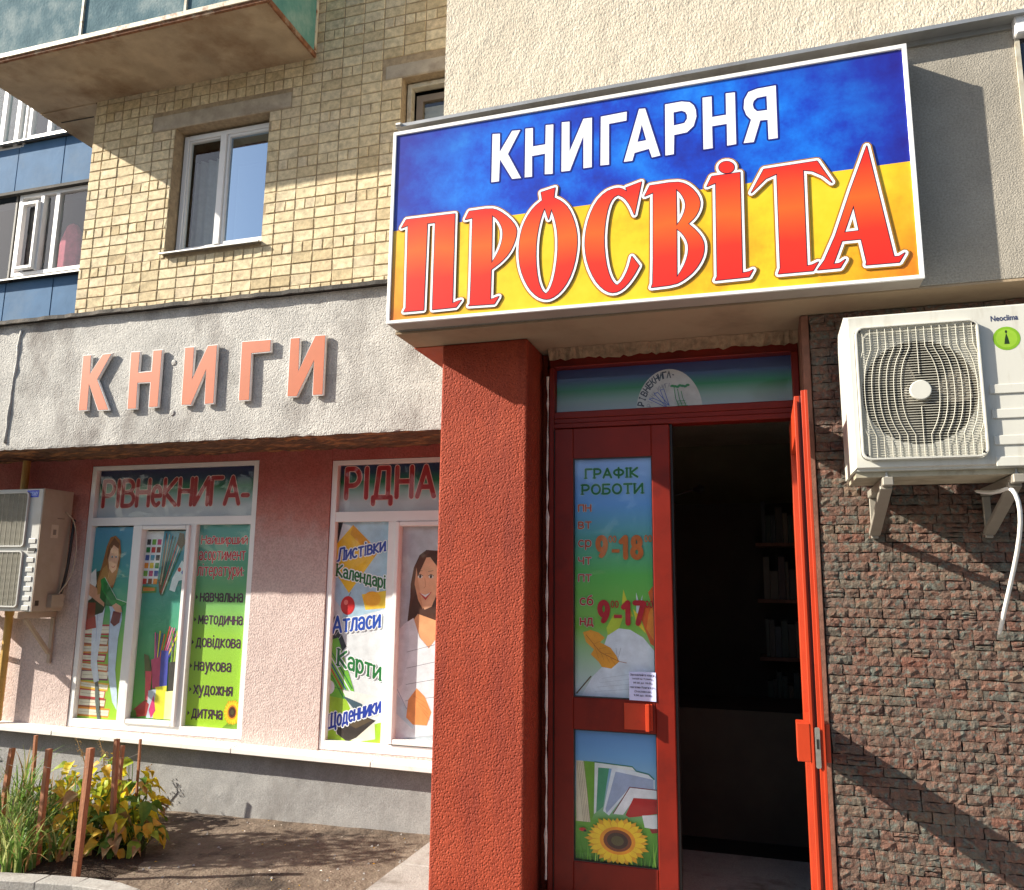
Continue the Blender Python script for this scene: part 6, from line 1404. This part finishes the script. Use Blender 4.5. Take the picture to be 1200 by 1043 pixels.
for i, (a, c) in enumerate(zip(kp, kp[1:])):
    a, c = Vector(a), Vector(c); d = (c-a).normalized(); n_ = Vector((d.y, -d.x, 0)); a = a+d*.003; c = c-d*.003
    vs = [p_+o_+Vector((0, 0, h)) for p_ in (a, c) for o_, h in ((Vector((0, 0, 0)), -.1), (Vector((0, 0, 0)), .035), (n_*.012, .045), (n_*.13, .045), (n_*.13, -.1))]
    q = MB(); q.add(vs, [(k, (k+1) % 5, 5+(k+1) % 5, 5+k) for k in range(5)]+[(4, 3, 2, 1, 0), (5, 6, 7, 8, 9)]); tag(q.build('kerb', M['kerb_concrete'], bevel=.004), kind='structure')
q = MB()
for k in range(70):
    px, py = rg.uniform(165, 500), rg.uniform(955, 1060); x, y, z = on_ground(px, py)
    if y > 5.33: continue
    r = rg.uniform(.003, .010); a = rg.uniform(0, 6.28); c, s_ = math.cos(a)*r, math.sin(a)*r
    q.add([(x+c, y+s_, z+.006), (x-s_*.6, y+c*.6, z+.008), (x-c, y-s_, z+.005), (x+s_*.6, y-c*.6, z+.010)], [(0, 1, 2, 3)], rg.choice([LM[4], LM[1], M['mounting_foam']]))
for k in range(90):
    px, py = rg.uniform(165, 500), rg.uniform(955, 1060); x, y, z = on_ground(px, py)
    if y > 5.35: continue
    r = rg.uniform(.003, .009); q.add([(x-r, y-r, z), (x+r, y-r*.6, z), (x+r*.7, y+r, z), (x-r, y+r, z), (x-r*.3, y-r*.2, z+r), (x+r*.3, y+r*.3, z+r*1.1)], [(0, 1, 4), (1, 5, 4), (1, 2, 5), (2, 3, 5), (3, 4, 5), (3, 0, 4)], M['kerb_concrete'])
tag(q.build('ground_litter'), 'small stones, dry leaves and plaster crumbs scattered on the dirt', 'litter', None, 'stuff')

# ------------------------------------------------------------------ beyond the picture: a young tree whose shade falls on the dirt, trees added across the street to darken reflections
x, y = -5.75, 3.72; z = gz(x, y); t = thing('young_tree', 'young leafy tree beside the flower bed left of the picture', 'tree', (x, y, z))
q = MB(); q.tube([(x, y, z-.1), (x+.02, y, z+.6), (x, y+.03, z+1.2), (x+.05, y, z+1.9)], [.03, .025, .018, .008], 8)
for k in range(9): a = k*2.3; q.tube([(x, y, z+.9+.1*k), (x+.25*math.cos(a), y+.16*math.sin(a), z+1.15+.1*k), (x+.5*math.cos(a), y+.24*math.sin(a), z+1.3+.09*k)], [.010, .006, .003], 5)
q.build('trunk', wood, t)
q = MB()
for k in range(2000):
    a = rg.uniform(0, 6.28); r = math.sqrt(rg.random()); c = Vector((x+.62*r*math.cos(a), y+.30*r*math.sin(a), z+1.15+.75*rg.random())); s_ = rg.uniform(.02, .04)
    d1 = Vector((rg.uniform(-1, 1), rg.uniform(-1, 1), rg.uniform(-.6, .8))).normalized(); d2 = d1.orthogonal().normalized(); q.add([c, c+d1*s_+d2*s_*.5, c+d1*s_*2, c+d1*s_-d2*s_*.5], [(0, 1, 2, 3)])
tag(q.build('crown', LM[3], t), kind='stuff')
q = MB()
for k in range(2400):
    X = rg.uniform(-70, 60); Y = -30+rg.uniform(-5, 4); hh = 8.5+1.8*math.sin(X*.31)+1.2*math.sin(X*.83+1); c = Vector((X, Y, -1.6+hh*rg.random()**.7)); s_ = rg.uniform(.6, 1.3)
    d1 = Vector((rg.uniform(-1, 1), rg.uniform(-.4, .4), rg.uniform(-1, 1))).normalized(); d2 = d1.orthogonal().normalized(); q.add([c-d1*s_, c+d2*s_*.7, c+d1*s_, c-d2*s_*.7], [(0, 1, 2, 3)])
tag(q.build('far_trees', mat('far_leaves', (.06, .085, .03), .8, .3, .5)), 'row of trees added across the street behind the viewer to darken window reflections', 'trees', None, 'stuff')
